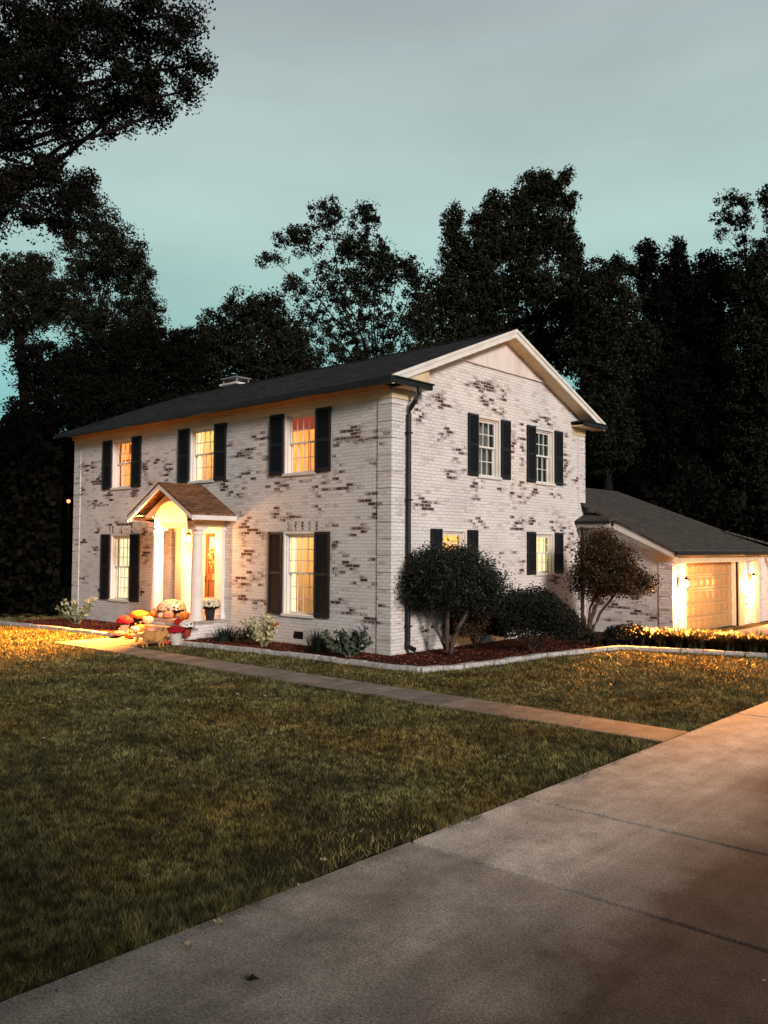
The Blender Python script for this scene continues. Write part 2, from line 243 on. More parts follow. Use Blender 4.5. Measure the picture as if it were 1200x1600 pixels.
def concretemat(name, base, dark_tone, drive=True):
    m = bpy.data.materials.new(name); m.use_nodes = True
    n = m.node_tree.nodes; l = m.node_tree.links; b = n['Principled BSDF']; tco = n.new('ShaderNodeTexCoord')
    def noise(scale, det, sx=(1, 1, 1), rough=0.6):
        mpp = n.new('ShaderNodeMapping'); l.new(tco.outputs['Object'], mpp.inputs[0]); mpp.inputs['Scale'].default_value = sx
        k = n.new('ShaderNodeTexNoise'); l.new(mpp.outputs[0], k.inputs['Vector']); k.inputs['Scale'].default_value = scale; k.inputs['Detail'].default_value = det; k.inputs['Roughness'].default_value = rough
        return k.outputs['Fac']
    def rng(s, a, b_, c, d):
        r = n.new('ShaderNodeMapRange'); l.new(s, r.inputs[0]); r.inputs[1].default_value = a; r.inputs[2].default_value = b_; r.inputs[3].default_value = c; r.inputs[4].default_value = d; return r.outputs[0]
    def MM(op, a, b_):
        k = n.new('ShaderNodeMath'); k.operation = op
        for i, x in enumerate((a, b_)):
            if isinstance(x, (int, float)): k.inputs[i].default_value = x
            else: l.new(x, k.inputs[i])
        return k.outputs[0]
    big = noise(0.55, 6); mid = noise(3.2, 8, (1, 1, 1), 0.7); fine = noise(60, 4); speck = noise(140, 2)
    mulf = MM('MULTIPLY', rng(mid, 0.3, 0.7, 0.66, 1.30), rng(fine, 0.32, 0.68, 0.60, 1.40))
    mulf = MM('MULTIPLY', mulf, rng(speck, 0.33, 0.45, 0.35, 1.0)); mulf = MM('MULTIPLY', mulf, rng(speck, 0.58, 0.68, 1.0, 1.5)); mulf = MM('MULTIPLY', mulf, rng(noise(1.0, 5, (2.6, 0.22, 1)), 0.35, 0.65, 0.74, 1.18))
    col = n.new('ShaderNodeVectorMath'); col.operation = 'SCALE'; col.inputs[0].default_value = base; l.new(mulf, col.inputs['Scale'])
    sc2 = n.new('ShaderNodeVectorMath'); sc2.operation = 'SCALE'; sc2.inputs[0].default_value = dark_tone; l.new(mulf, sc2.inputs['Scale'])
    mi = n.new('ShaderNodeMix'); mi.data_type = 'RGBA'; l.new(col.outputs[0], mi.inputs[6]); l.new(sc2.outputs[0], mi.inputs[7])
    if drive:                                   # darker towards the right side of the drive, with patchy edges
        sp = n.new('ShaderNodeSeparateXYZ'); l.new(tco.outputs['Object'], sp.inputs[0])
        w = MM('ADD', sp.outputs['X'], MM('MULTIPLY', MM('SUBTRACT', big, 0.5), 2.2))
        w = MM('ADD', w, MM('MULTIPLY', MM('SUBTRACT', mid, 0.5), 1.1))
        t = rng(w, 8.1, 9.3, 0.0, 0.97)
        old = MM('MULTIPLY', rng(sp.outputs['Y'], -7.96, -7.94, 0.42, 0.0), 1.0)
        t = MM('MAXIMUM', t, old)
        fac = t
    else:
        fac = rng(big, 0.45, 0.7, 0.0, 0.8)
    l.new(fac, mi.inputs[0]); l.new(mi.outputs[2], b.inputs['Base Color']); b.inputs['Roughness'].default_value = 0.88; b.inputs['Specular IOR Level'].default_value = 0.2
    bp = n.new('ShaderNodeBump'); bp.inputs['Strength'].default_value = 0.55; bp.inputs['Distance'].default_value = 0.008
    l.new(MM('ADD', fine, MM('MULTIPLY', speck, 0.7)), bp.inputs['Height']); l.new(bp.outputs[0], b.inputs['Normal'])
    return m
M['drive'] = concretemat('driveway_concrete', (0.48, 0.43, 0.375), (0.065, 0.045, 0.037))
M['walk'] = concretemat('walk_concrete', (0.27, 0.23, 0.19), (0.15, 0.12, 0.095), False)

# ------------------------------------------------------------------ mesh helpers
class MB:
    def __init__(self): self.v = []; self.f = []
    def quad(self, a, b, c, d): k = len(self.v); self.v += [tuple(a), tuple(b), tuple(c), tuple(d)]; self.f.append((k, k+1, k+2, k+3)); return self
    def tri(self, a, b, c): k = len(self.v); self.v += [tuple(a), tuple(b), tuple(c)]; self.f.append((k, k+1, k+2)); return self
    def box(self, x0, x1, y0, y1, z0, z1):
        k = len(self.v)
        self.v += [(x, y, z) for z in (z0, z1) for (x, y) in ((x0, y0), (x1, y0), (x1, y1), (x0, y1))]
        self.f += [(k, k+3, k+2, k+1), (k+4, k+5, k+6, k+7), (k, k+1, k+5, k+4), (k+1, k+2, k+6, k+5), (k+2, k+3, k+7, k+6), (k+3, k, k+4, k+7)]
        return self
    def prism(self, poly, offs):                     # polygon (3d points) extruded by a vector
        k = len(self.v); m = len(poly); o = Vector(offs)
        self.v += [tuple(p) for p in poly] + [tuple(Vector(p)+o) for p in poly]
        self.f += [tuple(range(k+m-1, k-1, -1)), tuple(range(k+m, k+2*m))]
        for i in range(m): j = (i+1) % m; self.f.append((k+i, k+j, k+m+j, k+m+i))
        return self
    def tube(self, pts, rad, seg=8, cap=True):
        pts = [Vector(p) for p in pts]; rings = []
        for i, p in enumerate(pts):
            t = (pts[min(i+1, len(pts)-1)] - pts[max(i-1, 0)]).normalized()
            a = Vector((0, 0, 1)) if abs(t.z) < 0.9 else Vector((1, 0, 0))
            x = t.cross(a).normalized(); y = t.cross(x)
            r = rad[i] if isinstance(rad, (list, tuple)) else rad
            k = len(self.v); rings.append(k)
            for s in range(seg):
                q = 2*math.pi*s/seg; self.v.append(tuple(p + x*math.cos(q)*r + y*math.sin(q)*r))
        for a_, b_ in zip(rings, rings[1:]):
            for s in range(seg): s2 = (s+1) % seg; self.f.append((a_+s, a_+s2, b_+s2, b_+s))
        if cap: self.f.append(tuple(range(rings[0]+seg-1, rings[0]-1, -1))); self.f.append(tuple(range(rings[-1], rings[-1]+seg)))
        return self
    def lathe(self, c, prof, seg=16, fn=None):       # prof: (radius, z)
        k = len(self.v)
        for (r, z) in prof:
            for s in range(seg):
                q = 2*math.pi*s/seg; rr = r*(fn(q, z) if fn else 1)
                self.v.append((c[0]+rr*math.cos(q), c[1]+rr*math.sin(q), c[2]+z))
        for i in range(len(prof)-1):
            for s in range(seg): s2 = (s+1) % seg; a_ = k+i*seg; b_ = a_+seg; self.f.append((a_+s, a_+s2, b_+s2, b_+s))
        self.f.append(tuple(range(k+seg-1, k-1, -1))); e = k+(len(prof)-1)*seg; self.f.append(tuple(range(e, e+seg)))
        return self
    def build(self, name, m, parent=None, smooth=False, uv=False, bevel=0.0, attr=None, fix=True):
        me = bpy.data.meshes.new(name); o = bpy.data.objects.new(name, me); COL.objects.link(o)
        off = parent_world(parent) if parent is not None else Vector((0, 0, 0))
        v = [(a-off.x, b-off.y, c-off.z) for a, b, c in self.v]
        me.from_pydata(v, [], self.f); me.materials.append(m)
        if fix and len(self.f) < 20000:
            bm = bmesh.new(); bm.from_mesh(me); bmesh.ops.recalc_face_normals(bm, faces=bm.faces); bm.to_mesh(me); bm.free()
        if smooth: me.polygons.foreach_set('use_smooth', [True]*len(me.polygons))
        if uv: boxuv(me, off)
        if attr is not None:
            a = me.attributes.new('peel', 'FLOAT', 'POINT'); a.data.foreach_set('value', attr)
        if bevel:
            b = o.modifiers.new('bevel', 'BEVEL'); b.width = bevel; b.segments = 2; b.limit_method = 'ANGLE'
        if parent is not None: o.parent = parent
        return o
def parent_world(p):
    w = Vector((0, 0, 0))
    while p is not None: w = w + Vector(p.location); p = p.parent
    return w
def boxuv(me, off):
    uvl = me.uv_layers.new(name='UVMap').data
    for p in me.polygons:
        nx, ny, nz = (abs(c) for c in p.normal)
        for li in p.loop_indices:
            c = me.vertices[me.loops[li].vertex_index].co + off
            if nz > 0.7: uvl[li].uv = (c.x, c.y)
            elif nx > ny: uvl[li].uv = (c.y, c.z)
            else: uvl[li].uv = (c.x, c.z)
def slopeuv(me, off, ax):                        # roofs: along the eave, up the slope
    uvl = me.uv_layers.new(name='UVMap').data
    for p in me.polygons:
        nn = p.normal; k = 'y' if abs(nn.y) > abs(nn.x) else 'x'
        for li in p.loop_indices:
            c = me.vertices[me.loops[li].vertex_index].co + off
            if k == 'y': uvl[li].uv = (c.x, c.y*1.08)
            else: uvl[li].uv = (c.y, c.x*1.12)
def tag(o, label=None, cat=None, group=None, kind=None):
    if label: o['label'] = label
    if cat: o['category'] = cat
    if group: o['group'] = group
    if kind: o['kind'] = kind
    return o
def empty(name, loc, label=None, cat=None, group=None):
    o = bpy.data.objects.new(name, None); COL.objects.link(o); o.location = loc; o.empty_display_size = 0.2
    return tag(o, label, cat, group)
def np_mesh(name, verts, nper, m, parent=None, off=None):
    """verts (N*nper,3), every nper verts one face"""
    N = len(verts)//nper
    if parent is not None: verts = verts - np.array(parent_world(parent))
    me = bpy.data.meshes.new(name); me.vertices.add(len(verts)); me.vertices.foreach_set('co', verts.astype(np.float32).ravel())
    me.loops.add(N*nper); me.loops.foreach_set('vertex_index', np.arange(N*nper, dtype=np.int32))
    me.polygons.add(N); me.polygons.foreach_set('loop_start', np.arange(0, N*nper, nper, dtype=np.int32)); me.polygons.foreach_set('loop_total', np.full(N, nper, dtype=np.int32))
    me.update(calc_edges=True); me.materials.append(m)
    o = bpy.data.objects.new(name, me); COL.objects.link(o)
    if parent is not None: o.parent = parent
    return o
def leaf_quads(c, L, ratio=0.55, up=0.0):
    """c (N,3) centres, L (N,) lengths -> rhombus leaves, random orientation"""
    N = len(c); d = RNG.normal(size=(N, 3)); d[:, 2] += up; d /= np.linalg.norm(d, axis=1)[:, None]
    e = np.cross(d, RNG.normal(size=(N, 3))); e /= np.linalg.norm(e, axis=1)[:, None]
    L = np.asarray(L)[:, None]
    a = c - d*L*0.5; b = c + e*L*ratio*0.5 - d*L*0.08; t = c + d*L*0.5; s = c - e*L*ratio*0.5 - d*L*0.08
    return np.stack([a, b, t, s], 1).reshape(-1, 3)
def local(o): return parent_world(o)

# ------------------------------------------------------------------ ground
def sheet(name, pts, z, m, kind='structure', thick=None):
    b = MB()
    if thick: b.prism([(x, y, z-thick) for x, y in pts], (0, 0, thick))
    else: k = len(b.v); b.v += [(x, y, z) for x, y in pts]; b.f.append(tuple(range(len(pts))))
    return tag(b.build(name, m, fix=bool(thick)), kind=kind)
sheet('ground', [(-400, -300), (400, -300), (400, 600), (-400, 600)], 0.0, M['soil'])
DX = 7.27
b = MB(); ys = [-40, -24, -16, -11.9, -7.95, -6.43, -1.2, 3.2, 7.6, 12.0, 30.0]
for a_, c_ in zip(ys, ys[1:]): b.box(DX, 17.5, a_+0.021, c_-0.021, 0.003, 0.035)
b.box(3.05, DX-0.01, 7.6, 14.0, 0.003, 0.035)
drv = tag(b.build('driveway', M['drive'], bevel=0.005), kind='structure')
b = MB(); xs = np.linspace(-7.2, DX-0.012, 10)
for i in range(9): b.box(xs[i]+0.006, xs[i+1]-0.006, -3.50+0.02*math.sin(i), -2.74+0.02*math.cos(i), 0.003, 0.03)
b.prism([(-7.2, -2.715, 0.003), (-5.2, -2.715, 0.003), (-5.5, -1.86, 0.003), (-7.0, -1.86, 0.003)], (0, 0, 0.027))
tag(b.build('path', M['walk'], bevel=0.008), kind='structure')
BEDL = [(-12.9, 0.0), (-12.9, -2.3), (-10.2, -2.02), (-7.35, -1.85), (-7.35, 0.0)]
BEDR = [(-5.45, 0.0), (-5.45, -1.80), (-2.57, -1.40), (-0.73, -1.27), (0.94, -1.23), (1.76, -1.15), (2.0, -0.31), (2.23, 2.2), (2.62, 4.55), (4.34, 5.16), (5.55, 5.47), (7.2, 5.85), (7.2, 6.9), (0.0, 6.9), (0.0, 0.0)]
sheet('mulch_bed', BEDL, 0.05, M['mulch'], thick=0.045); sheet('mulch_bed', BEDR, 0.05, M['mulch'], thick=0.045)

def inpoly(x, y, poly):
    r = np.zeros(len(x), bool); j = len(poly)-1
    for i in range(len(poly)):
        xi, yi = poly[i]; xj, yj = poly[j]
        c = ((yi > y) != (yj > y)) & (x < (xj-xi)*(y-yi)/(yj-yi+1e-12)+xi); r ^= c; j = i
    return r
# ---- lawn blades (mesh), denser near the viewer's side of the lawn
def lawn(N):
    D = 4.2*(30.0/4.2)**(RNG.random(N)**0.92)
    ang = math.pi/2 + _yaw + (RNG.random(N)-0.5)*math.radians(64)
    x = CAM.x + D*np.cos(ang); y = CAM.y + D*np.sin(ang)
    wob = 0.045*np.sin(y*2.1)*np.sin(y*0.9) + 0.03*np.sin(y*7.7+1) + 0.025*np.sin(y*19.0) + 0.03*RNG.random(N)**2*np.sin(y*43)
    keep = (x < DX+0.035+wob) & (x > -24) & (y < 5.9)
    keep &= ~((x > -7.2) & (y > -3.50+0.02+0.02*np.sin(x*5)) & (y < -2.75+0.02*np.sin(x*4+1)))
    keep &= ~((x > -7.2) & (x < -5.35) & (y > -2.8) & (y < -1.8))
    keep &= ~inpoly(x, y, [(p[0], p[1]) for p in BEDL]) & ~inpoly(x, y, BEDR) & ~((x > -13) & (x < 0) & (y > -0.1)) & ~((y > -1.9) & (x < -5.45) & (x > -7.4))
    bare = (np.hypot((x-7.0)/0.45, (y+8.35)/0.9) < 1) & (RNG.random(N) < 0.8); keep &= ~bare
    x, y, D = x[keep], y[keep], D[keep]; n_ = len(x)
    clump = 0.5 + 0.5*np.sin(x*2.3+np.sin(y*1.7)*2)*np.sin(y*2.9+np.sin(x*2.1)*2)
    h = (0.024 + 0.024*RNG.random(n_))*(0.75+0.6*clump)*(1+0.012*D); w = np.maximum(0.0045, D*0.00085)*(0.8+0.5*RNG.random(n_))
    edge = (DX - x < 0.3) & (y < -3.5); h[edge] *= 1.25
    a = RNG.random(n_)*2*np.pi; lean = RNG.normal(size=(n_, 2))*h[:, None]*0.55
    z0 = np.full(n_, 0.0)
    p = np.stack([x, y, z0], 1); dx = np.stack([np.cos(a)*w/2, np.sin(a)*w/2, 0*w], 1)
    tip = np.stack([x+lean[:, 0], y+lean[:, 1], z0+h], 1); 
    return np.stack([p-dx, p+dx, tip], 1).reshape(-1, 3)
tag(np_mesh('lawn_grass', lawn(760000), 3, M['grass']), 'short patchy lawn grass', 'grass', kind='stuff')
# mulch chips
def chips(poly, N, zt=0.052):
    xs_ = [p[0] for p in poly]; ys_ = [p[1] for p in poly]
    x = RNG.uniform(min(xs_), max(xs_), N); y = RNG.uniform(min(ys_), max(ys_), N); k = inpoly(x, y, poly); x, y = x[k], y[k]
    c = np.stack([x, y, zt+0.012*RNG.random(len(x))], 1); q = leaf_quads(c, 0.03+0.05*RNG.random(len(x)), 0.45)
    q = q.reshape(-1, 4, 3); q[:, :, 2] = c[:, None, 2] + (q[:, :, 2]-c[:, None, 2])*0.45; return q.reshape(-1, 3)
tag(np_mesh('mulch_chips', np.concatenate([chips(BEDL, 6500), chips(BEDR, 22000)]), 4, M['chips']), 'loose reddish bark mulch in the beds', 'mulch', kind='stuff')

def debris(N):
    y = RNG.uniform(-13, 2, N); x = DX + 0.02 + RNG.exponential(0.55, N); x[::5] = RNG.uniform(DX, 12.5, len(x[::5]))
    c = np.stack([x, y, np.full(N, 0.037)+0.004*RNG.random(N)], 1); q = leaf_quads(c, 0.008+0.018*RNG.random(N)**3, 0.6).reshape(-1, 4, 3)
    q[:, :, 2] = c[:, None, 2]+(q[:, :, 2]-c[:, None, 2])*0.35; return q.reshape(-1, 3)
tag(np_mesh('drive_litter', debris(1500), 4, leafmat('litter', (0.03, 0.02, 0.015), (0.50, 0.42, 0.32))), 'tiny bits of leaf litter and grit scattered on the driveway', 'litter', kind='stuff')

def edging(pts, label):
    b = MB(); rnd = random.Random(3)
    for (x0, y0), (x1, y1) in zip(pts, pts[1:]):
        L = math.hypot(x1-x0, y1-y0); k = max(1, round(L/0.42)); dx, dy = (x1-x0)/L, (y1-y0)/L
        for i in range(k):
            s0, s1 = L*i/k+0.006, L*(i+1)/k-0.006; w = 0.060+rnd.random()*0.015; h = 0.088+rnd.random()*0.018; o = rnd.uniform(-0.012, 0.012)
            P = [(x0+dx*s-dy*q, y0+dy*s+dx*q, 0.003) for s, q in ((s0, -w+o), (s1, -w+o), (s1, w+o), (s0, w+o))]
            b.prism(P, (0, 0, h))
    return tag(b.build('stone_edging', M['edging'], bevel=0.012), label, 'edging', 'pale stone edging round the beds')
edging([(-12.9, -2.33), (-10.2, -2.05), (-7.35, -1.88)], 'short pale stone edging in front of the mulch bed left of the porch steps')
edging([(-5.45, -1.83), (-2.57, -1.43), (-0.73, -1.30), (0.94, -1.26), (1.76, -1.18), (2.03, -0.31), (2.26, 2.2), (2.65, 4.52), (4.34, 5.12), (5.55, 5.43), (7.2, 5.81)], 'long pale stone edging wrapping the house corner and running to the driveway')

# ------------------------------------------------------------------ house
L_, D_ = 12.98, 7.96; RZ, RY, EZ, EY, SL = 7.41, 3.98, 5.64, -0.45, 0.40
house = empty('brick_house', (-6.49, 3.98, 0), 'two storey white painted brick house with black shutters, lit porch and attached garage', 'house')
def mk(name, mb, m, parent=None, **k): return mb.build(name, m, parent if parent is not None else house, **k)
PEEL_F = """557,672,24,6 554,687,25,6 411,684,20,6 388,707,10,7 415,717,11,5 391,743,17,7 439,757,20,9 504,757,11,14 526,740,8,9 525,715,6,5 526,693,9,6 537,763,16,7 577,781,14,10 429,800,8,7 435,809,10,5 501,794,9,5 506,822,17,4 558,828,14,10 560,809,6,4 540,881,22,12 523,850,5,7 523,892,5,8 568,909,12,9 525,940,8,8 544,954,17,7 582,968,17,6 588,724,14,5 588,679,6,9 599,690,8,3 588,802,5,9 599,810,10,3 589,949,5,6 591,873,8,5 394,828,18,8 411,836,10,8 386,864,12,12 397,903,17,9 405,943,12,7 384,932,6,6 457,811,24,6 137,730,14,8 154,750,14,9 127,767,8,8 169,779,7,12 147,787,9,5 247,720,12,6 226,728,5,12 264,735,8,15 236,756,9,6 211,770,6,7 170,820,10,6 190,820,22,6 153,830,5,6 130,847,8,4 150,860,7,4 130,905,8,4 227,867,7,14 225,838,5,8 222,920,4,10 154,921,4,3 378,708,18,4 386,740,12,6 360,692,5,7 350,760,12,8 370,770,13,9 380,825,10,20 382,907,12,12 380,932,10,8 382,860,8,16"""
PEEL_S = """747,602,18,7 765,604,10,7 789,617,6,9 690,629,12,11 655,644,7,15 759,626,9,12 774,644,12,5 618,677,7,10 678,685,10,6 703,678,10,9 712,708,6,8 669,719,10,7 723,698,6,12 705,740,8,12 723,737,8,6 744,761,7,18 663,788,14,10 802,692,5,22 816,690,4,30 801,761,5,18 816,770,6,15 783,762,9,6 822,782,9,4 855,656,9,9 840,659,9,5 883,728,4,28 834,767,6,10 870,773,7,8 903,749,6,12 885,680,3,6 660,792,13,10 652,828,4,4 809,815,10,8 808,825,8,6 832,815,8,8 872,820,11,11 891,836,4,14 804,863,5,2 813,880,7,3 816,889,4,8 827,925,4,14 867,905,7,8 877,924,9,3 888,857,8,9 749,817,14,6 781,867,6,3 623,972,6,9 653,1004,12,5 670,985,14,8"""
def peel_world(txt, axis):
    out = []
    for s in txt.split():
        u, v, a, c = (float(q) for q in s.split(','))
        def hit(uu, vv):
            r_ = ray(uu, vv); k = (0-CAM.y)/r_.y if axis == 'y' else (0-CAM.x)/r_.x; p = CAM+r_*k; return (p.x if axis == 'y' else p.y), p.z
        s0, z0 = hit(u, v); s1, _ = hit(u+a, v); _, z1 = hit(u, v-c); out.append((s0, z0, abs(s1-s0)*1.12, abs(z1-z0)*1.08))
    return out
PF, PS = peel_world(PEEL_F, 'y'), peel_world(PEEL_S, 'x')
def peel_val(s, z, lst, extra=0.0):
    r = np.zeros(len(s))
    for a, c, ra, rc in lst:
        r = np.maximum(r, np.exp(-0.9*(((s-a)/ra)**2+((z-c)/rc)**2)))
    return r + extra
def wall_grid(name, axis, const, s0, s1, z0, z1, holes, lst=None, top=None, res=0.085, parent=None, m='brick'):
    """flat wall facing -y (axis 'y') or +x (axis 'x') with openings"""
    def brk(a, c, ex):
        k = sorted(set([round(q, 4) for q in [a, c]+ex if a-1e-6 <= q <= c+1e-6])); out = []
        for p, q in zip(k, k[1:]):
            n_ = max(1, int(math.ceil((q-p)/res))); out += [p+(q-p)*i/n_ for i in range(n_)]
        return np.array(out+[k[-1]])
    S = brk(s0, s1, [h[0] for h in holes]+[h[1] for h in holes]); Z = brk(z0, z1, [h[2] for h in holes]+[h[3] for h in holes])
    vs_, fs = [], []
    for z in Z:
        for s in S:
            zz = min(z, top(s)) if top else z; vs_.append((s, zz))
    ns = len(S)
    for j in range(len(Z)-1):
        for i in range(ns-1):
            cs, cz = (S[i]+S[i+1])/2, (Z[j]+Z[j+1])/2
            if any(h[0] < cs < h[1] and h[2] < cz < h[3] for h in holes): continue
            if top and vs_[j*ns+i][1] == vs_[(j+1)*ns+i][1] and vs_[j*ns+i+1][1] == vs_[(j+1)*ns+i+1][1]: continue
            fs.append((j*ns+i, j*ns+i+1, (j+1)*ns+i+1, (j+1)*ns+i) if axis == 'x' or True else None)
    a = np.array(vs_); b = MB()
    b.v = [(s, const, z) for s, z in vs_] if axis == 'y' else [(const, s, z) for s, z in vs_]
    b.f = fs
    pv = peel_val(a[:, 0], a[:, 1], lst) if lst else np.full(len(a), 0.12)
    return b.build(name, M[m], parent or house, uv=True, attr=pv, fix=False)
WF = [(-10.285, 3.88, 5.30, 4, 2), (-6.46, 3.88, 5.30, 4, 2), (-2.766, 3.88, 5.30, 4, 2), (-10.285, 0.69, 2.57, 4, 3), (-2.766, 0.69, 2.57, 4, 3)]
HWF, HWS = 0.53, 0.46
SLY = 2.11
WS = [(3.447, 3.88, 5.30, 3, 2), (5.906, 3.88, 5.30, 3, 2), (SLY, 1.578, 2.64, 3, 2), (5.906, 1.578, 2.64, 3, 2)]
holesF = [(c-HWF, c+HWF, z0, z1) for c, z0, z1, _, _ in WF] + [(-7.38, -5.60, 0.45, 2.80), (-2.93, -2.60, 0.17, 0.34)]
holesS = [(c-HWS, c+HWS, z0, z1) for c, z0, z1, _, _ in WS]
wall_grid('front_wall', 'y', 0.0, -L_, 0.0, 0.0, 5.60, holesF, PF)
GZ = 6.5
wall_grid('side_wall', 'x', 0.0, 0.0, D_, 0.0, GZ, holesS, PS, top=lambda s: 5.62+SL*0.45+SL*(min(s, D_-s))-0.10)
b = MB(); b.quad((-L_, D_, 0), (0, D_, 0), (0, D_, 5.6), (-L_, D_, 5.6)); b.quad((-L_, 0, 0), (-L_, D_, 0), (-L_, D_, 5.6), (-L_, 0, 5.6)); b.tri((-L_, 0, 5.6), (-L_, D_, 5.6), (-L_, RY, 7.2))
mk('rear_wall', b, M['brick'], uv=True, attr=[0.1]*11)
# stucco gable panel, slightly proud, with ledge
yl = 0 + (GZ-(5.62+SL*0.45-0.10))/SL
b = MB(); b.prism([(0.0, yl-0.02, GZ), (0.0, D_-yl+0.02, GZ), (0.0, RY, RZ-0.13)], (0.035, 0, 0)); b.box(0.0, 0.06, yl-0.05, D_-yl+0.05, GZ-0.035, GZ+0.01)
mk('gable_panel', b, M['stucco'])
# quoins
def quoin(cx, cy_, sx, sy, w=0.36, t=0.022):
    b = MB(); z = 0.0; k = 0
    while z < 5.25:
        h = min(0.345, 5.30-z)-0.016
        x0, x1 = sorted((cx+sx*t, cx-sx*w)); y0, y1 = sorted((cy_+sy*t, cy_-sy*w))
        b.box(x0, x1, y0, y1, z, z+h); z += 0.345; k += 1
    cx_, pv = [], []
    for x, y, zz in b.v:
        if cy_ == 0 and abs(y) < 0.05: pv.append(float(peel_val(np.array([x]), np.array([zz]), PF)[0])*0.9)
        else: pv.append(0.28 if random.random() < 0.15 else 0.0)
    mk('corner_quoin', b, M['brick'], uv=True, attr=pv)
quoin(0, 0, 1, -1); quoin(-L_, 0, -1, -1); quoin(0, D_, 1, 1)
# frieze, soffits, fascia, gutters
b = MB(); b.box(-L_-0.03, 0.0, -0.03, 0.0, 5.30, 5.50); b.box(-L_-0.05, 0.0, -0.09, -0.0, 5.46, 5.60); b.box(0.001, 0.03, -0.03, 0.62, 5.30, 5.50); mk('frieze', b, M['cream'])
b = MB(); b.box(0.001, 0.03, D_-0.62, D_+0.03, 5.30, 5.50); mk('frieze', b, M['cream'])
b = MB(); b.box(-L_-0.35, 0.36, -0.40, 0.0, 5.585, 5.61); b.box(0.003, 0.36, 0.0, 0.78, 5.50, 5.53); b.box(0.003, 0.36, -0.38, 0.0, 5.53, 5.58)
b.prism([(0.003, -0.36, 5.53), (0.003, 0.78, 5.53), (0.003, 0.78, 5.90)], (0.355, 0, 0))
mk('soffit', b, M['cream'])
b = MB(); b.box(0.003, 0.36, D_-0.70, D_+0.40, 5.50, 5.53); b.box(-L_-0.35, 0.36, D_, D_+0.40, 5.585, 5.61); mk('soffit', b, M['cream'])
for sgn, y0, ya_, yb_ in ((-1, -0.40, -0.40, 0.80), (1, D_+0.40, D_-0.72, D_+0.40)):
    b = MB(); ya, yb = sorted((y0, y0+sgn*0.11)); b.box(-L_-0.37, 0.44, ya, yb, 5.50, 5.63)
    b.box(0.36, 0.44, ya_, yb_, 5.50, 5.60); b.box(0.0, 0.47, ya_-0.02, yb_+0.03, 5.60, 5.635)
    mk('gutter', b, M['gutter'], bevel=0.01)
# downspout
b = MB(); Y0 = 0.47
b.tube([(0.40, 0.30+Y0*0.2, 5.52), (0.40, 0.40, 5.42), (0.30, 0.42, 5.28), (0.12, 0.45, 5.12), (0.075, 0.46, 5.0), (0.075, 0.46, 3.0), (0.075, 0.46, 1.2), (0.075, 0.46, 0.30), (0.09, 0.44, 0.20), (0.26, 0.46, 0.14)], 0.052, 10)
for z in (4.6, 3.2, 1.7, 0.6): b.box(0.024, 0.135, 0.395, 0.525, z, z+0.03)
mk('downspout', b, M['gutter'], smooth=False)
# main roof: two slopes with real thickness
b = MB(); x0, x1 = -L_-0.42, 0.42; th = 0.07
ez = RZ-SL*(RY-(-0.50))
for (ya, za), (yb, zb) in (((-0.50, ez), (RY, RZ)), ((2*RY+0.50, ez), (RY, RZ))):
    b.prism([(x0, ya, za), (x1-0.05, ya, za), (x1-0.05, yb, zb), (x0, yb, zb)], (0, 0, -th))
ro = mk('roof', b, M['roof']); slopeuv(ro.data, Vector((0, 0, 0)), 0)
# ridge cap
b = MB(); 
for i in range(46): xx = x0+0.3*i; b.prism([(xx, RY-0.13, RZ-0.03), (xx, RY, RZ+0.022), (xx, RY+0.13, RZ-0.03), (xx, RY, RZ-0.02)], (0.28 if xx+0.28 < x1 else max(0.02, x1-xx), 0, 0))
mk('ridge_cap', b, M['roof'], uv=True)
# rake boards + rake soffit at the gable end
def rake(ya, yb, xf=0.42):
    za, zb = RZ-SL*abs(ya-RY), RZ-SL*abs(yb-RY)
    b = MB(); b.prism([(xf-0.05, ya, za-0.18), (xf-0.05, yb, zb-0.18), (xf-0.05, yb, zb+0.012), (xf-0.05, ya, za+0.012)], (0.035, 0, 0))
    b.prism([(xf-0.015, ya, za-0.06), (xf-0.015, yb, zb-0.06), (xf-0.015, yb, zb+0.016), (xf-0.015, ya, za+0.016)], (0.03, 0, 0))
    mk('rake_board', b, M['white'])
    b = MB(); n_ = 26
    for i in range(n_):
        p, q = i/n_, (i+0.93)/n_; y0_, y1_ = ya+(yb-ya)*p, ya+(yb-ya)*q; z0_, z1_ = za+(zb-za)*p-0.165, za+(zb-za)*q-0.165
        b.prism([(0.004, y0_, z0_), (xf-0.052, y0_, z0_), (xf-0.052, y1_, z1_), (0.004, y1_, z1_)], (0, 0, 0.02))
    b.prism([(0.004, ya, za-0.14), (xf-0.052, ya, za-0.14), (xf-0.052, yb, zb-0.14), (0.004, yb, zb-0.14)], (0, 0, 0.01))
    mk('rake_soffit', b, M['cream'])
rake(-0.42, RY); rake(2*RY+0.42, RY)
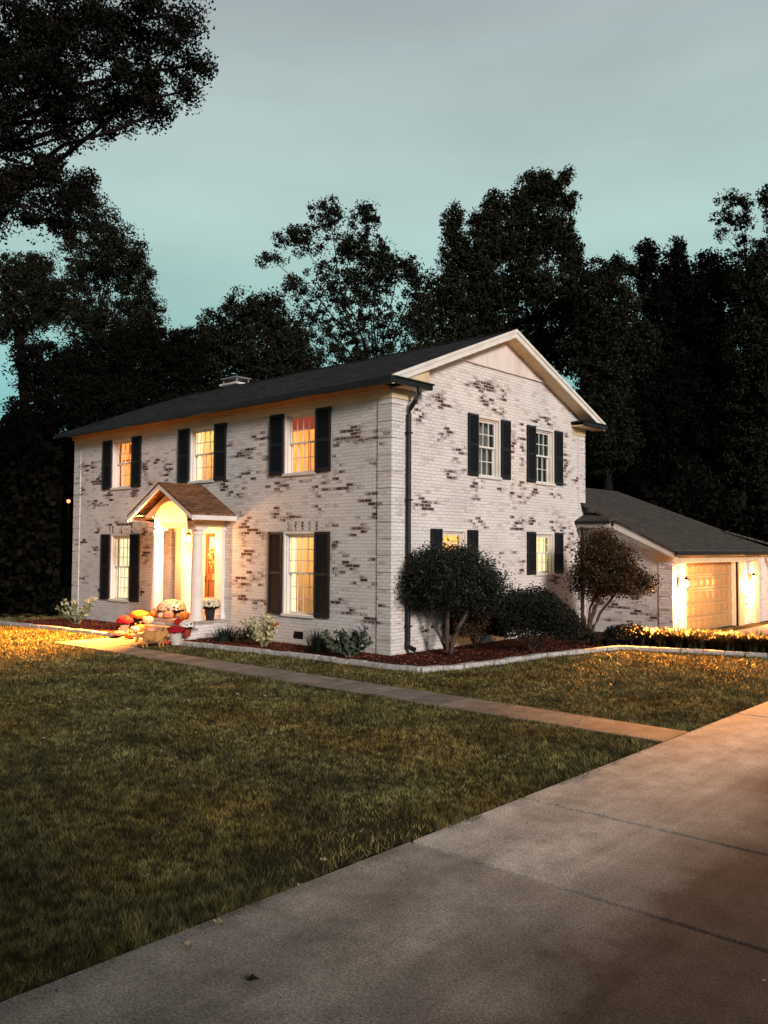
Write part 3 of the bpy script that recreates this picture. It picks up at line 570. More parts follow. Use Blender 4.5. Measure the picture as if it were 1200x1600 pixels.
# chimney behind the ridge
cx_, cy2 = -11.55, 5.0
ch = MB(); ch.box(cx_-0.36, cx_+0.36, cy2-0.28, cy2+0.28, 6.2, 7.74); ch.box(cx_-0.47, cx_+0.47, cy2-0.35, cy2+0.35, 7.70, 7.77)
cho = mk('chimney', ch, M['brick'], uv=True, attr=[0.2]*len(ch.v))
cc = MB(); zt = 7.93
for sx in (-0.36, 0.36):
    for sy in (-0.24, 0.24): cc.box(cx_+sx-0.02, cx_+sx+0.02, cy2+sy-0.02, cy2+sy+0.02, 7.78, zt)
k = len(cc.v); cc.prism([(cx_-0.43, cy2-0.33, zt), (cx_+0.43, cy2-0.33, zt), (cx_+0.43, cy2+0.33, zt), (cx_-0.43, cy2+0.33, zt)], (0, 0, 0.03))
cc.prism([(cx_-0.43, cy2-0.33, zt+0.032), (cx_+0.43, cy2-0.33, zt+0.032), (cx_, cy2-0.0, zt+0.10)], (0, 0.01, 0))
cc.build('chimney_cap', M['metal'], cho)
# foundation vent
b = MB(); b.box(-2.93, -2.60, 0.03, 0.05, 0.17, 0.34)
for i in range(5): b.box(-2.92, -2.61, 0.0, 0.028, 0.18+i*0.032, 0.192+i*0.032)
mk('foundation_vent', b, M['gutter'])

# ---- windows: local frame s (along wall), d (outward), z
def F2(p, axis):
    s, d, z = p; return (s, -d, z) if axis == 'y' else (d, s, z)
class LB(MB):
    def __init__(self, axis): super().__init__(); self.ax = axis
    def b(self, s0, s1, d0, d1, z0, z1):
        if self.ax == 'y': self.box(s0, s1, -d1, -d0, z0, z1)
        else: self.box(d0, d1, s0, s1, z0, z1)
        return self
def window(axis, c, hw, z0, z1, cols, rows, style, label):
    loc = F2((c, 0, z0), axis); w = empty('window', Vector(loc)-local(house)); w.parent = house
    if label: w['label'] = label
    m = M['white']
    f = LB(axis)
    # casing lining the opening (set back) + outer moulding
    f.b(c-hw, c-hw+0.05, -0.17, 0.012, z0, z1); f.b(c+hw-0.05, c+hw, -0.17, 0.012, z0, z1); f.b(c-hw+0.05, c+hw-0.05, -0.17, 0.012, z1-0.05, z1)
    f.b(c-hw+0.052, c-hw+0.085, -0.17, -0.045, z0+0.03, z1-0.052); f.b(c+hw-0.085, c+hw-0.052, -0.17, -0.045, z0+0.03, z1-0.052); f.b(c-hw+0.087, c+hw-0.087, -0.17, -0.045, z1-0.085, z1-0.052)
    f.build('frame', m, w, bevel=0.004)
    s = LB(axis); s.b(c-hw-0.02, c+hw+0.02, -0.17, 0.05, z0-0.035, z0+0.028); s.build('sill', m, w, bevel=0.006)
    zm = (z0+z1)/2 + 0.005; a0, a1 = c-hw+0.088, c+hw-0.088
    for name, p0, p1, d in (('sash', zm-0.02, z1-0.088, -0.085), ('sash', z0+0.03, zm+0.022, -0.130)):
        q = LB(axis); fw = 0.042; t = 0.032
        q.b(a0, a0+fw, d-t, d, p0, p1); q.b(a1-fw, a1, d-t, d, p0, p1); q.b(a0+fw, a1-fw, d-t, d, p0, p0+fw); q.b(a0+fw, a1-fw, d-t, d, p1-fw, p1)
        for i in range(1, cols): x = a0+fw+(a1-a0-2*fw)*i/cols; q.b(x-0.009, x+0.009, d-t+0.006, d-0.004, p0+fw, p1-fw)
        for j in range(1, rows): z = p0+fw+(p1-p0-2*fw)*j/rows; q.b(a0+fw, a1-fw, d-t+0.008, d-0.006, z-0.009, z+0.009)
        q.build('sash', m, w)
        g_ = MB(); e = d-0.02; g_.quad(*[F2((x, e, z), axis) for x, z in ((a0+fw, p0+fw), (a1-fw, p0+fw), (a1-fw, p1-fw), (a0+fw, p1-fw))]); g_.build('glass_pane', M['glass'], w, fix=False)
    def drape(s0, s1, zz0, zz1, d, mt, name='curtain', amp=0.022, n_=44, wl=0.055):
        v = MB(); 
        for i in range(n_+1):
            x = s0+(s1-s0)*i/n_; dd = d+amp*math.sin(2*math.pi*(x-s0)/wl+0.8*math.sin(x*9))
            v.v += [F2((x, dd, zz0), axis), F2((x, dd+0.004, zz1), axis)]
        v.f = [(2*i, 2*i+2, 2*i+3, 2*i+1) for i in range(n_)]; v.build(name, mt, w, smooth=True, fix=False)
    lo, hi = c-hw+0.01, c+hw-0.01
    lit = style not in ('dark', 'grey')
    rm = LB(axis); rm.b(c-hw-0.5, c+hw+0.5, -2.4, -0.19, z0-0.45, z1+0.25)
    fr_i = None
    # open the front of the room box: drop the face nearest the wall
    faces = []
    for fc in rm.f:
        ds = [(-rm.v[i][1] if axis == 'y' else rm.v[i][0]) for i in fc]
        if all(abs(x+0.19) < 1e-6 for x in ds): continue
        faces.append(fc)
    rm.f = faces; rm.build('room', M['room'] if lit else M['darkroom'], w, fix=False)
    # lining between wall face and room so no light leaks
    if style == 'white': drape(lo, hi, z0-0.1, z1+0.05, -0.27, M['cur_white'])
    if style == 'orange':
        drape(lo, c-0.02, z0-0.1, z1+0.05, -0.27, M['cur_amber'], wl=0.09); drape(c+0.0, hi, z0-0.1, z1+0.05, -0.29, M['cur_orange'], wl=0.12)
        drape(lo, hi, z1-0.40, z1-0.02, -0.235, M['valance'], 'valance', 0.012)
    if style == 'amber':
        drape(lo, hi, z0-0.1, z1+0.05, -0.29, M['cur_amber'], wl=0.12)
        v = LB(axis); v.b(lo, hi, -0.235, -0.225, z1-0.62, z1-0.58); v.b(c+0.02, hi, -0.235, -0.225, z1-0.42, z1-0.15); v.build('blind_rail', M['valance'], w)
    if style == 'gold': drape(lo, hi, z0-0.1, z1+0.05, -0.27, M['cur_gold'], wl=0.12)
    if style == 'yellow': drape(lo, hi, z0-0.1, z1+0.05, -0.26, M['cur_yellow'], amp=0.004)
    if style == 'grey': drape(lo, hi, z0-0.1, z1+0.05, -0.27, M['cur_dark'], wl=0.10)
    if style == 'dark': drape(lo, lo+0.20, z0-0.1, z1+0.05, -0.27, M['cur_dark']); drape(hi-0.16, hi, z0-0.1, z1+0.05, -0.27, M['cur_dark'])
    if style in ('room', 'room_up'):
        li = bpy.data.lights.new('room_light', 'POINT'); lo_ = bpy.data.objects.new('room_light', li); COL.objects.link(lo_); lo_.parent = w
        lo_.location = Vector(F2((c+0.1, -1.2, z1-0.1), axis)) - local(w); li.energy = 95 if style == 'room' else 100; li.color = (1.0, 0.50, 0.15); li.shadow_soft_size = 0.12
        v = LB(axis)   # doorway casing seen on the far wall
        v.b(c-0.42, c-0.32, -2.39, -2.34, z0-0.4, z1-0.1); v.b(c+0.12, c+0.22, -2.39, -2.34, z0-0.4, z1-0.1); v.b(c-0.42, c+0.22, -2.39, -2.33, z1-0.25, z1-0.1)
        v.build('interior_door_frame', M['wood'], w)
        for s0_, s1_ in ((lo, lo+0.14), (hi-0.13, hi)): drape(s0_, s1_, z0-0.1, z1+0.05, -0.26, M['cur_white'], n_=14)
    return w
styF = ['amber', 'room_up', 'orange', 'white', 'room']
labF = ['upper window with amber curtain, leftmost', 'upper window above the porch, brightly lit', 'upper window with red valance and orange curtain', 'lower window with white sheer curtain', 'tall lower window showing the lit room']
for (c, z0, z1, cl, rw), s, lb in zip(WF, styF, labF): window('y', c, HWF, z0, z1, cl, rw, s, lb)
styS = ['grey', 'dark', 'gold', 'yellow']
labS = ['unlit upper gable window with grey curtain', 'unlit upper gable window with dark room', 'small lower window glowing orange behind the round tree', 'small lower window glowing pale yellow']
for (c, z0, z1, cl, rw), s, lb in zip(WS, styS, labS): window('x', c, HWS, z0, z1, cl, rw, s, lb)
# ---- shutters
def shutter(axis, c, w, z0, z1):
    loc = F2((c, 0.02, z0), axis); e = empty('shutter', Vector(loc)-local(house)); e.parent = house
    f = LB(axis); st = 0.05; zm = z0+(z1-z0)*0.50
    f.b(c-w/2, c-w/2+st, 0.012, 0.052, z0, z1); f.b(c+w/2-st, c+w/2, 0.012, 0.052, z0, z1)
    for a_, c_ in ((z0, z0+0.09), (zm-0.035, zm+0.035), (z1-0.06, z1)): f.b(c-w/2+st, c+w/2-st, 0.012, 0.050, a_, c_)
    f.b(c-w/2+st, c+w/2-st, 0.010, 0.014, z0+0.09, z1-0.06)
    f.build('shutter_frame', M['black'], e, bevel=0.003)
    q = MB()
    for a_, c_ in ((z0+0.09, zm-0.035), (zm+0.035, z1-0.06)):
        n_ = int((c_-a_)/0.036)
        for i in range(n_):
            z = a_+(c_-a_)*(i+0.1)/n_; s0, s1 = c-w/2+st, c+w/2-st
            P = [F2((s0, 0.044, z), axis), F2((s1, 0.044, z), axis), F2((s1, 0.018, z+0.030), axis), F2((s0, 0.018, z+0.030), axis)]
            q.prism(P, (0, 0, 0.006))
    q.build('louvers', M['black'], e)
for c, z0, z1, _, _ in WF:
    for s in (-1, 1): shutter('y', c+s*(HWF+0.015+0.235), 0.47, z0, z1)
for c, z0, z1, _, _ in WS:
    for s in (-1, 1): shutter('x', c+s*(HWS+0.012+0.19), 0.38, z0, z1)
# soldier course above the lower front windows (vertical bricks)
for c in (-10.285, -2.766):
    b = MB(); 
    for i in range(16): b.box(c-0.62+i*0.0775, c-0.62+i*0.0775+0.066, -0.006, 0.0, 2.60, 2.80)
    pv = []; rr = random.Random(int(c*10))
    for i in range(16): pv += [0.95 if rr.random() < 0.35 else 0.05]*8
    mk('soldier_course', b, M['brick'], uv=True, attr=pv)

# ---- portico
PX = -6.45; CX = 0.85; FY = -0.92; ZS = 0.45
def mkp(name, mb, m, **k): return mk(name, mb, m, **k)
b = MB(); rt, rs = 3.80, 0.56; ew = 1.40
for sg in (-1, 1): b.prism([(PX+sg*ew, -1.28, rt-rs*ew), (PX+sg*ew, -0.002, rt-rs*ew), (PX, -0.002, rt), (PX, -1.28, rt)], (0, 0, -0.05))
pr = mkp('porch_roof', b, M['roof_lit']); slopeuv(pr.data, Vector((0, 0, 0)), 0)
b = MB()
for sg in (-1, 1):   # raking trim, dark drip edge left to shingle edge
    b.prism([(PX+sg*ew, -1.27, rt-rs*ew-0.17), (PX, -1.27, rt-0.17), (PX, -1.27, rt-0.055), (PX+sg*ew, -1.27, rt-rs*ew-0.055)], (0, 0.04, 0))
    xx0, xx1 = sorted((PX+sg*(ew-0.03), PX+sg*(ew+0.03))); b.box(xx0, xx1, -1.225, -0.002, rt-rs*ew-0.16, rt-rs*ew-0.052)
mkp('porch_fascia', b, M['white'])
# arched front panel with barrel vault behind
def archpanel(y, t, outer_r=1.30, spring=2.83, aw=0.70, ah=0.52):
    b = MB(); N = 20
    inner = [(PX+aw*math.cos(math.pi*i/N), spring+ah*math.sin(math.pi*i/N)) for i in range(N+1)]
    def top(x): return rt-rs*abs(x-PX)-0.17
    outer = [(x_ + (x_-PX)*0.0, 0) for x_, _ in inner]
    out = [(PX+(outer_r)*math.cos(math.pi*i/N), top(PX+outer_r*math.cos(math.pi*i/N))) for i in range(N+1)]
    for i in range(N):
        P = [inner[i], inner[i+1], out[i+1], out[i]]
        b.prism([(x, y, z) for x, z in P], (0, t, 0))
    for sg in (-1, 1):
        x0_, x1_ = sorted((PX+sg*aw, PX+sg*outer_r)); b.prism([(x0_, y, spring), (x1_, y, spring), (x1_, y, top(PX+outer_r)), (x0_, y, min(top(PX+outer_r), spring+0.2))], (0, t, 0))
    return b
mkp('porch_pediment', archpanel(FY, 0.07), M['cream'])
b = MB(); N = 20
for i in range(N):
    a0, a1 = math.pi*i/N, math.pi*(i+1)/N
    b.quad((PX+0.70*math.cos(a0), FY+0.07, 2.83+0.52*math.sin(a0)), (PX+0.70*math.cos(a1), FY+0.07, 2.83+0.52*math.sin(a1)), (PX+0.70*math.cos(a1), -0.002, 2.83+0.52*math.sin(a1)), (PX+0.70*math.cos(a0), -0.002, 2.83+0.52*math.sin(a0)))
mkp('porch_vault', b, M['white'], smooth=True, fix=False)
for sg in (-1, 1):
    b = MB(); x0_, x1_ = sorted((PX+sg*0.70, PX+sg*1.0)); b.box(x0_, x1_, FY+0.001, -0.002, 2.70, 2.97); x0_, x1_ = sorted((PX+sg*0.72, PX+sg*1.06)); b.box(x0_, x1_, FY-0.05, -0.004, 2.94, 2.985)
    x0_, x1_ = sorted((PX+sg*1.0, PX+sg*1.37)); b.box(x0_, x1_, FY-0.30, -0.004, 2.986, 3.0)
    mkp('porch_beam', b, M['cream'])
def column(x, y, r, sq=False):
    b = MB()
    if sq: b.box(x-r, x+r, y-0.10, y-0.002, ZS+0.10, 2.62); b.box(x-r-0.03, x+r+0.03, y-0.13, y-0.004, ZS, ZS+0.12); b.box(x-r-0.03, x+r+0.03, y-0.13, y-0.004, 2.62, 2.70)
    else:
        b.lathe((x, y, ZS), [(r*1.30, 0.0), (r*1.30, 0.05), (r*1.18, 0.07), (r*1.18, 0.10), (r*1.02, 0.13), (r, 0.2), (r*0.97, 1.0), (r*0.86, 1.95), (r*0.84, 2.05), (r*1.0, 2.07), (r*1.0, 2.10), (r*0.88, 2.115), (r*1.08, 2.17), (r*1.1, 2.18)], 28)
        b.box(x-r*1.2, x+r*1.2, y-r*1.2, y+r*1.2, ZS+2.18, 2.699)
    mkp('pilaster' if sq else 'column', b, M['white'], bevel=0.004 if sq else 0)
column(PX+CX, -0.72, 0.145); column(PX-CX, -0.72, 0.145); column(PX+CX, 0.0, 0.14, True); column(PX-CX, 0.0, 0.14, True)
# entry recess: brick cheek, casing, back wall, ceiling
RD = 0.50; ra, rb = -7.38, -5.60
b = MB(); b.quad((ra, 0, ZS), (ra, RD, ZS), (ra, RD, 2.80), (ra, 0, 2.80)); b.quad((rb, 0, ZS), (rb, RD, ZS), (rb, RD, 2.80), (rb, 0, 2.80)); b.quad((ra, 0, 2.80), (rb, 0, 2.80), (rb, RD, 2.80), (ra, RD, 2.80))
mkp('entry_reveal', b, M['white'], fix=False)
b = MB(); b.box(ra, -6.95, RD, RD+0.04, ZS, 2.80); b.box(-5.95, rb, RD, RD+0.04, ZS, 2.80); b.box(-6.95, -5.95, RD, RD+0.04, 2.60, 2.80); b.box(-6.99, -6.93, RD-0.04, RD+0.0, ZS, 2.64); b.box(-5.97, -5.91, RD-0.04, RD+0.0, ZS, 2.64); b.box(-6.93, -5.97, RD-0.04, RD, 2.58, 2.64)
b.box(ra-0.12, ra-0.002, -0.03, -0.001, ZS, 2.80)
mkp('entry_casing', b, M['white'])
dr = empty('front_door', Vector((PX, RD, ZS))-local(house)); dr.parent = house
b = MB(); x0_, x1_ = -6.93, -5.97; y_ = RD+0.03
b.box(x0_, x0_+0.13, y_-0.045, y_, ZS, 2.58); b.box(x1_-0.13, x1_, y_-0.045, y_, ZS, 2.58)
for a_, c_ in ((ZS, ZS+0.22), (1.35, 1.52), (2.48, 2.58)): b.box(x0_+0.13, x1_-0.13, y_-0.045, y_, a_, c_)
b.box(PX-0.06, PX+0.06, y_-0.045, y_, ZS+0.22, 1.35); b.box(PX-0.06, PX+0.06, y_-0.045, y_, 1.52, 2.48)
b.box(x0_+0.13, x1_-0.13, y_-0.02, y_-0.005, ZS+0.22, 2.02)
for xa, xb in ((x0_+0.17, PX-0.10), (PX+0.10, x1_-0.17)):
    for a_, c_ in ((ZS+0.27, 1.30), (1.57, 1.98)): b.box(xa, xb, y_-0.034, y_-0.021, a_, c_)
b.build('door_leaf', M['wood'], dr, bevel=0.004)
b = MB(); b.box(x0_+0.13, x1_-0.13, y_-0.012, y_-0.008, 2.04, 2.48); b.build('door_glass', M['cur_white'], dr)
b = MB()
for i in range(1, 4): xx = x0_+0.13+(x1_-x0_-0.26)*i/4; b.box(xx-0.008, xx+0.008, y_-0.022, y_-0.013, 2.04, 2.48)
b.box(x0_+0.13, x1_-0.13, y_-0.024, y_-0.013, 2.02, 2.045); b.build('door_muntins', M['white'], dr)
b = MB(); b.tube([(x0_+0.07, y_-0.05, 1.30), (x0_+0.07, y_-0.10, 1.31), (x0_+0.07, y_-0.10, 1.45), (x0_+0.07, y_-0.05, 1.46)], 0.012, 8); b.build('door_handle', M['iron'], dr)
def text(body, loc, size, rot, m, parent, ext=0.006):
    cu = bpy.data.curves.new('text', 'FONT'); cu.body = body; cu.size = size; cu.extrude = ext; cu.align_x = 'CENTER'; cu.align_y = 'CENTER'
    t = bpy.data.objects.new('text_tmp', cu); COL.objects.link(t); dg = bpy.context.evaluated_depsgraph_get(); me = bpy.data.meshes.new_from_object(t.evaluated_get(dg))
    bpy.data.objects.remove(t); o = bpy.data.objects.new('house_number', me); COL.objects.link(o); me.materials.clear(); me.materials.append(m)
    o.rotation_euler = rot; o.location = Vector(loc)-local(parent); o.parent = parent; return o
text('530', (PX-0.02, y_-0.055, 1.435), 0.19, (math.pi/2, 0, 0), M['numbers'], dr)

# porch slab and steps
b = MB(); b.box(-7.52, -5.33, -0.95, -0.001, 0.0, ZS-0.06)
mkp('porch_base', b, M['brick'], uv=True, attr=[0.15]*8)
b = MB(); b.box(-7.55, -5.30, -0.98, -0.002, ZS-0.06, ZS); b.box(ra+0.001, rb-0.001, 0.0, RD+0.03, ZS-0.06, ZS-0.001); mkp('porch_floor', b, M['step'], bevel=0.012)
for i, (ya, yb, z) in enumerate(((-1.30, -0.951, 0.30), (-1.64, -1.301, 0.15))):
    b = MB(); b.box(-7.0, -5.24, ya+0.02, yb, 0.0, z-0.05); s_ = mkp('porch_step', b, M['brick'], uv=True, attr=[0.3]*8)
    b = MB(); b.box(-7.03, -5.21, ya-0.01, yb+0.0, z-0.05, z); b.build('step_tread', M['step'], s_, bevel=0.01)
b = MB(); b.box(-7.05, -5.26, -1.86, -1.651, 0.003, 0.045); mkp('step_pad', b, M['step'], bevel=0.01)

# ---- garage wing
GX, GY0, GY1 = 2.44, 8.0, 15.4
GE, GS = 2.17, 0.49
def gz(x): return GE+0.04+GS*(2.62-x)
wall_grid('garage_front_wall', 'y', GY0, 0.002, GX, 0.0, 3.5, [], [(0.6, 0.75, 0.6, 0.09), (1.4, 0.62, 0.7, 0.08), (2.0, 0.4, 0.5, 0.1), (0.9, 0.35, 0.5, 0.06), (1.9, 1.2, 0.12, 0.2), (0.9, 1.15, 0.3, 0.07)], top=lambda s: gz(s)-0.12)
wall_grid('garage_side_wall', 'x', GX, GY0, GY1, 0.0, 2.12, [(8.88, 12.62, -0.01, 1.88)], [(8.2, 0.6, 0.3, 0.3), (8.5, 1.6, 0.2, 0.1), (13.3, 0.7, 0.3, 0.4), (8.4, 1.1, 0.25, 0.12)])
b = MB(); z_ = 0.0
while z_ < 2.0:
    b.box(GX-0.34, GX+0.022, GY0-0.022, GY0+0.34, z_, min(z_+0.329, 2.1)); z_ += 0.345
mk('garage_quoin', b, M['brick'], uv=True, attr=[0.22]*len(b.v))
b = MB(); b.box(GX+0.001, GX+0.05, GY0+0.0, 14.2, 1.89, 2.13); b.box(GX+0.001, GX+0.09, GY0+0.0, 14.2, 1.875, 1.91)
b.box(GX-0.05, GX+0.0, 12.62, 12.66, 0, 1.875); b.box(GX-0.02, GX+0.045, 12.64, 13.05, 0.0, 1.874)
b.box(GX+0.001, 2.60, GY0-0.25, GY1+0.2, 2.131, 2.15); b.box(1.95, GX+0.05, GY0-0.05, GY0-0.003, 1.93, 2.13)
mk('garage_trim', b, M['cream'])
b = MB(); b.box(GX+0.001, GX+0.06, 13.9, 14.3, 0.0, 2.1); b.box(GX-0.26, GX-0.22, 8.88, 12.62, 0, 0.02); mk('garage_post', b, M['cream'])
b = MB(); b.quad((GX, 8.88, 0), (GX-0.25, 8.88, 0), (GX-0.25, 8.88, 1.88), (GX, 8.88, 1.88)); b.quad((GX, 12.62, 0), (GX-0.25, 12.62, 0), (GX-0.25, 12.62, 1.88), (GX, 12.62, 1.88)); b.quad((GX, 8.88, 1.88), (GX-0.25, 8.88, 1.88), (GX-0.25, 12.62, 1.88), (GX, 12.62, 1.88))
mk('garage_reveal', b, M['white'], fix=False)
gd = empty('garage_door', Vector((GX-0.2, 10.75, 0))-local(house)); gd.parent = house
rowh = 1.86/5
for j in range(5):
    b = MB(); z0 = 0.02+j*rowh; b.box(GX-0.22, GX-0.18, 8.885, 12.615, z0, z0+rowh-0.008)
    for i in range(9):
        y0 = 8.93+i*0.41; 
        for (a_, c_, e_, f_) in ((y0+0.02, y0+0.35, z0+0.055, z0+0.07), (y0+0.02, y0+0.35, z0+rowh-0.08, z0+rowh-0.065), (y0+0.02, y0+0.035, z0+0.071, z0+rowh-0.081), (y0+0.335, y0+0.35, z0+0.071, z0+rowh-0.081)):
            b.box(GX-0.18, GX-0.162, a_, c_, e_, f_)
        b.box(GX-0.18, GX-0.168, y0+0.075, y0+0.295, z0+0.105, z0+rowh-0.115)
    b.build('door_panel', M['gdoor'], gd, bevel=0.003)
# garage roof: slope toward the drive, hipped far end, and the hidden slope
RX, RE, EX = -1.2, 12.3, 2.62
zr = gz(RX); b = MB(); ye0, ye1 = GY0-0.28, 15.75
b.prism([(EX, ye0, gz(EX)), (EX, ye1, gz(EX)), (RX, RE, zr), (RX, ye0, zr)], (0, 0, -0.07))
b.prism([(RX, ye0, zr), (RX, RE, zr), (2*RX-EX, ye1, gz(EX)), (2*RX-EX, ye0+0.3, gz(EX))], (0, 0, -0.07))
b.prism([(RX, RE, zr), (EX, ye1, gz(EX)), (2*RX-EX, ye1, gz(EX))], (0, 0, -0.07))
# small cross gable further back
b.prism([(1.5, 14.2, 2.84), (3.1, 16.2, gz(EX)-0.02), (0.2, 16.4, 2.80), (0.2, 14.4, 2.84)], (0, 0, -0.06))
go = mk('garage_roof', b, M['roof2']); slopeuv(go.data, Vector((0, 0, 0)), 0)
# front rake board of the garage + small pent return at the house corner
b = MB(); xa = 0.98
b.prism([(xa, ye0+0.02, gz(xa)-0.26), (EX-0.02, ye0+0.02, gz(EX)-0.20), (EX-0.02, ye0+0.02, gz(EX)-0.072), (xa, ye0+0.02, gz(xa)-0.072)], (0, 0.03, 0))
b.box(0.0, 0.98, 7.52, 7.55, gz(xa)-0.20, gz(xa)-0.06); b.box(0.001, 0.98, 7.55, 8.0, gz(xa)-0.22, gz(xa)-0.20)
b.prism([(0.001, ye0+0.2, gz(xa)-0.2), (xa, ye0+0.2, gz(xa)-0.2), (EX-0.02, ye0+0.06, gz(EX)-0.20), (EX-0.02, GY0, gz(EX)-0.20), (0.001, GY0, gz(xa)-0.2)], (0, 0, -0.012))
mk('garage_rake_board', b, M['white'])
b = MB(); b.prism([(0.0, 7.44, gz(xa)-0.035), (1.02, 7.44, gz(xa)-0.035), (1.02, ye0, gz(xa)+0.004), (0.0, 8.7, gz(0)+0.02)], (0, 0, -0.03))
pr2 = mk('pent_roof', b, M['roof2']); slopeuv(pr2.data, Vector((0, 0, 0)), 0)
b = MB(); b.box(0.0, 1.0, 7.42, 7.51, gz(xa)-0.13, gz(xa)-0.04); b.box(EX-0.0, EX+0.09, ye0, ye1, gz(EX)-0.14, gz(EX)-0.03)
mk('garage_gutter', b, M['gutter'], bevel=0.01)
b = MB(); b.tube([(0.15, 7.5, 2.80), (0.12, 7.62, 2.62), (0.075, 7.72, 2.48), (0.075, 7.72, 0.1)], 0.045, 8); mk('downspout', b, M['gutter'])
# ---- lanterns (lit), each with an added unseen spot
def lantern(x, y, z, label, power, hang=False, beam=((1, -1, -0.3), 120, 4000), lift=0.0):
    e = empty('hanging_lantern' if hang else 'wall_lantern', (x, y, z), label, 'lantern', None if hang else 'wall lanterns beside the garage door')
    b = MB()
    if hang: b.tube([(x, y, z+0.20), (x, y, z+0.62)], 0.008, 6)
    else: b.box(GX+0.052, GX+0.07, y-0.05, y+0.05, z-0.12, z+0.16); b.tube([(GX+0.06, y, z+0.12), (x-0.06, y, z+0.24), (x, y, z+0.16)], 0.009, 6)
    b.lathe((x, y, z+0.10), [(0.085, 0.0), (0.06, 0.03), (0.02, 0.07), (0.008, 0.085)], 6); b.lathe((x, y, z-0.14), [(0.05, 0.0), (0.06, 0.02)], 6)
    for k_ in range(6): q = k_*math.pi/3; b.tube([(x+0.055*math.cos(q), y+0.055*math.sin(q), z-0.12), (x+0.078*math.cos(q), y+0.078*math.sin(q), z+0.10)], 0.004, 4)
    b.build('lantern_cage', M['iron'], e)
    b = MB(); b.lathe((x, y, z-0.07), [(0.012, -0.03), (0.044, 0.01), (0.052, 0.06), (0.044, 0.12), (0.010, 0.15)], 12); b.build('bulb', M['bulb'], e, smooth=True)
    li = bpy.data.lights.new('lantern_light', 'POINT'); lo_ = bpy.data.objects.new('lantern_light', li); COL.objects.link(lo_); lo_.parent = e; lo_.location = (0, 0, -0.20)
    li.energy = power; li.color = (1.0, 0.43, 0.12); li.shadow_soft_size = 0.04
    ls = bpy.data.lights.new('added_spot', 'SPOT'); so = bpy.data.objects.new('added_spot', ls); COL.objects.link(so); so.parent = e  # unseen spot added to throw light outward, apart from the bulb
    so.rotation_euler = Vector(beam[0]).to_track_quat('-Z', 'Y').to_euler(); ls.spot_size = math.radians(beam[1]); ls.spot_blend = 1.0; ls.energy = beam[2]; ls.color = (1.0, 0.34, 0.05); ls.shadow_soft_size = 0.03; so.location = Vector(beam[0]).normalized()*0.14 + Vector((0, 0, lift))
    return e
lantern(GX+0.25, 8.27, 1.36, 'lit wall lantern on the brick pier nearest the house', 560, beam=((0.42, -1, -0.66), 56, 50000), lift=0.62)  # its added spot starts well above the fixture to light the lawn
lantern(GX+0.165, 13.5, 1.36, 'lit wall lantern on the far pier beside the wooden fence', 460, beam=((1.0, -0.6, -0.9), 60, 500))
lantern(PX+0.05, -0.42, 2.42, 'lit lantern hanging under the front porch vault', 270, True, beam=((-0.50, -1, -0.24), 124, 34000))

# wreath on the door
wr = empty('door_wreath', (PX-0.02, y_-0.06, 1.98), 'leafy wreath hanging on the wooden front door above the house number', 'wreath')
t_ = RNG.random(700)*2*np.pi; rr_ = 0.19+RNG.normal(size=700)*0.045
wc = np.stack([PX-0.02+rr_*np.cos(t_), y_-0.09+RNG.normal(size=700)*0.018, 1.98+rr_*np.sin(t_)], 1)
np_mesh('wreath_leaves', leaf_quads(wc, 0.05+0.03*RNG.random(700)), 4, M['variegated'], wr)
b = MB(); b.tube([(PX-0.02+0.19*math.cos(q), y_-0.085, 1.98+0.19*math.sin(q)) for q in np.linspace(0, 2*math.pi, 25)], 0.018, 6); b.build('wreath_ring', M['bark'], wr)
# table lamp inside lower window
tl = empty('table_lamp', (-2.72, 1.1, 0.95), 'white shaded table lamp standing behind the tall lower front window', 'lamp')
b = MB(); b.lathe((-2.72, 1.1, 1.50), [(0.20, 0.0), (0.12, 0.26)], 20); b.build('lamp_shade', mat('lamp_shade', (0.8, 0.75, 0.65), 0.8, 0.1, emit=((1.0, 0.85, 0.62), 2.2)), tl)
b = MB(); b.lathe((-2.72, 1.1, 0.95), [(0.08, 0.0), (0.09, 0.03), (0.03, 0.08), (0.07, 0.25), (0.06, 0.4), (0.015, 0.5), (0.012, 0.6)], 16); b.build('lamp_base', M['metal'], tl, smooth=True)
sb = empty('side_table', (-2.7, 1.1, 0.24), 'small wooden side table under the lamp behind the tall lower front window', 'table')
b = MB(); b.box(-3.1, -2.3, 0.85, 1.35, 0.91, 0.95); b.build('table_top', M['wood'], sb)
for sx in (-3.06, -2.38):
    for sy in (0.88, 1.28): q = MB(); q.box(sx, sx+0.05, sy, sy+0.05, 0.25, 0.91); q.build('leg', M['wood'], sb)

# wooden gate / fence beyond garage
fe = empty('wooden_fence', (2.6, 16.0, 0), 'tall wooden board fence beyond the far end of the garage', 'fence')
b = MB()
for i in range(40): b.box(2.3+i*0.145, 2.3+i*0.145+0.138, 15.85, 15.87, 0.02, 1.72+0.01*math.sin(i*3))
b.build('fence_boards', M['fencewood'], fe)
b = MB(); b.box(2.3, 8.1, 15.871, 15.91, 0.4, 0.49); b.box(2.3, 8.1, 15.871, 15.91, 1.4, 1.49); b.box(2.3, 8.1, 15.80, 15.849, 1.50, 1.62); b.build('fence_rail', M['fencewood'], fe)
# carport beam beyond
cpt = empty('arbor', (4.5, 15.0, 0), 'dark red timber arbor frame above the wooden fence', 'arbor')
b = MB(); b.box(2.72, 6.5, 14.9, 15.0, 1.98, 2.12); b.build('beam', M['fencewood'], cpt)
for x in (6.4,): b = MB(); b.box(x, x+0.1, 14.9, 15.0, 0.0, 1.98); b.build('post', M['fencewood'], cpt)

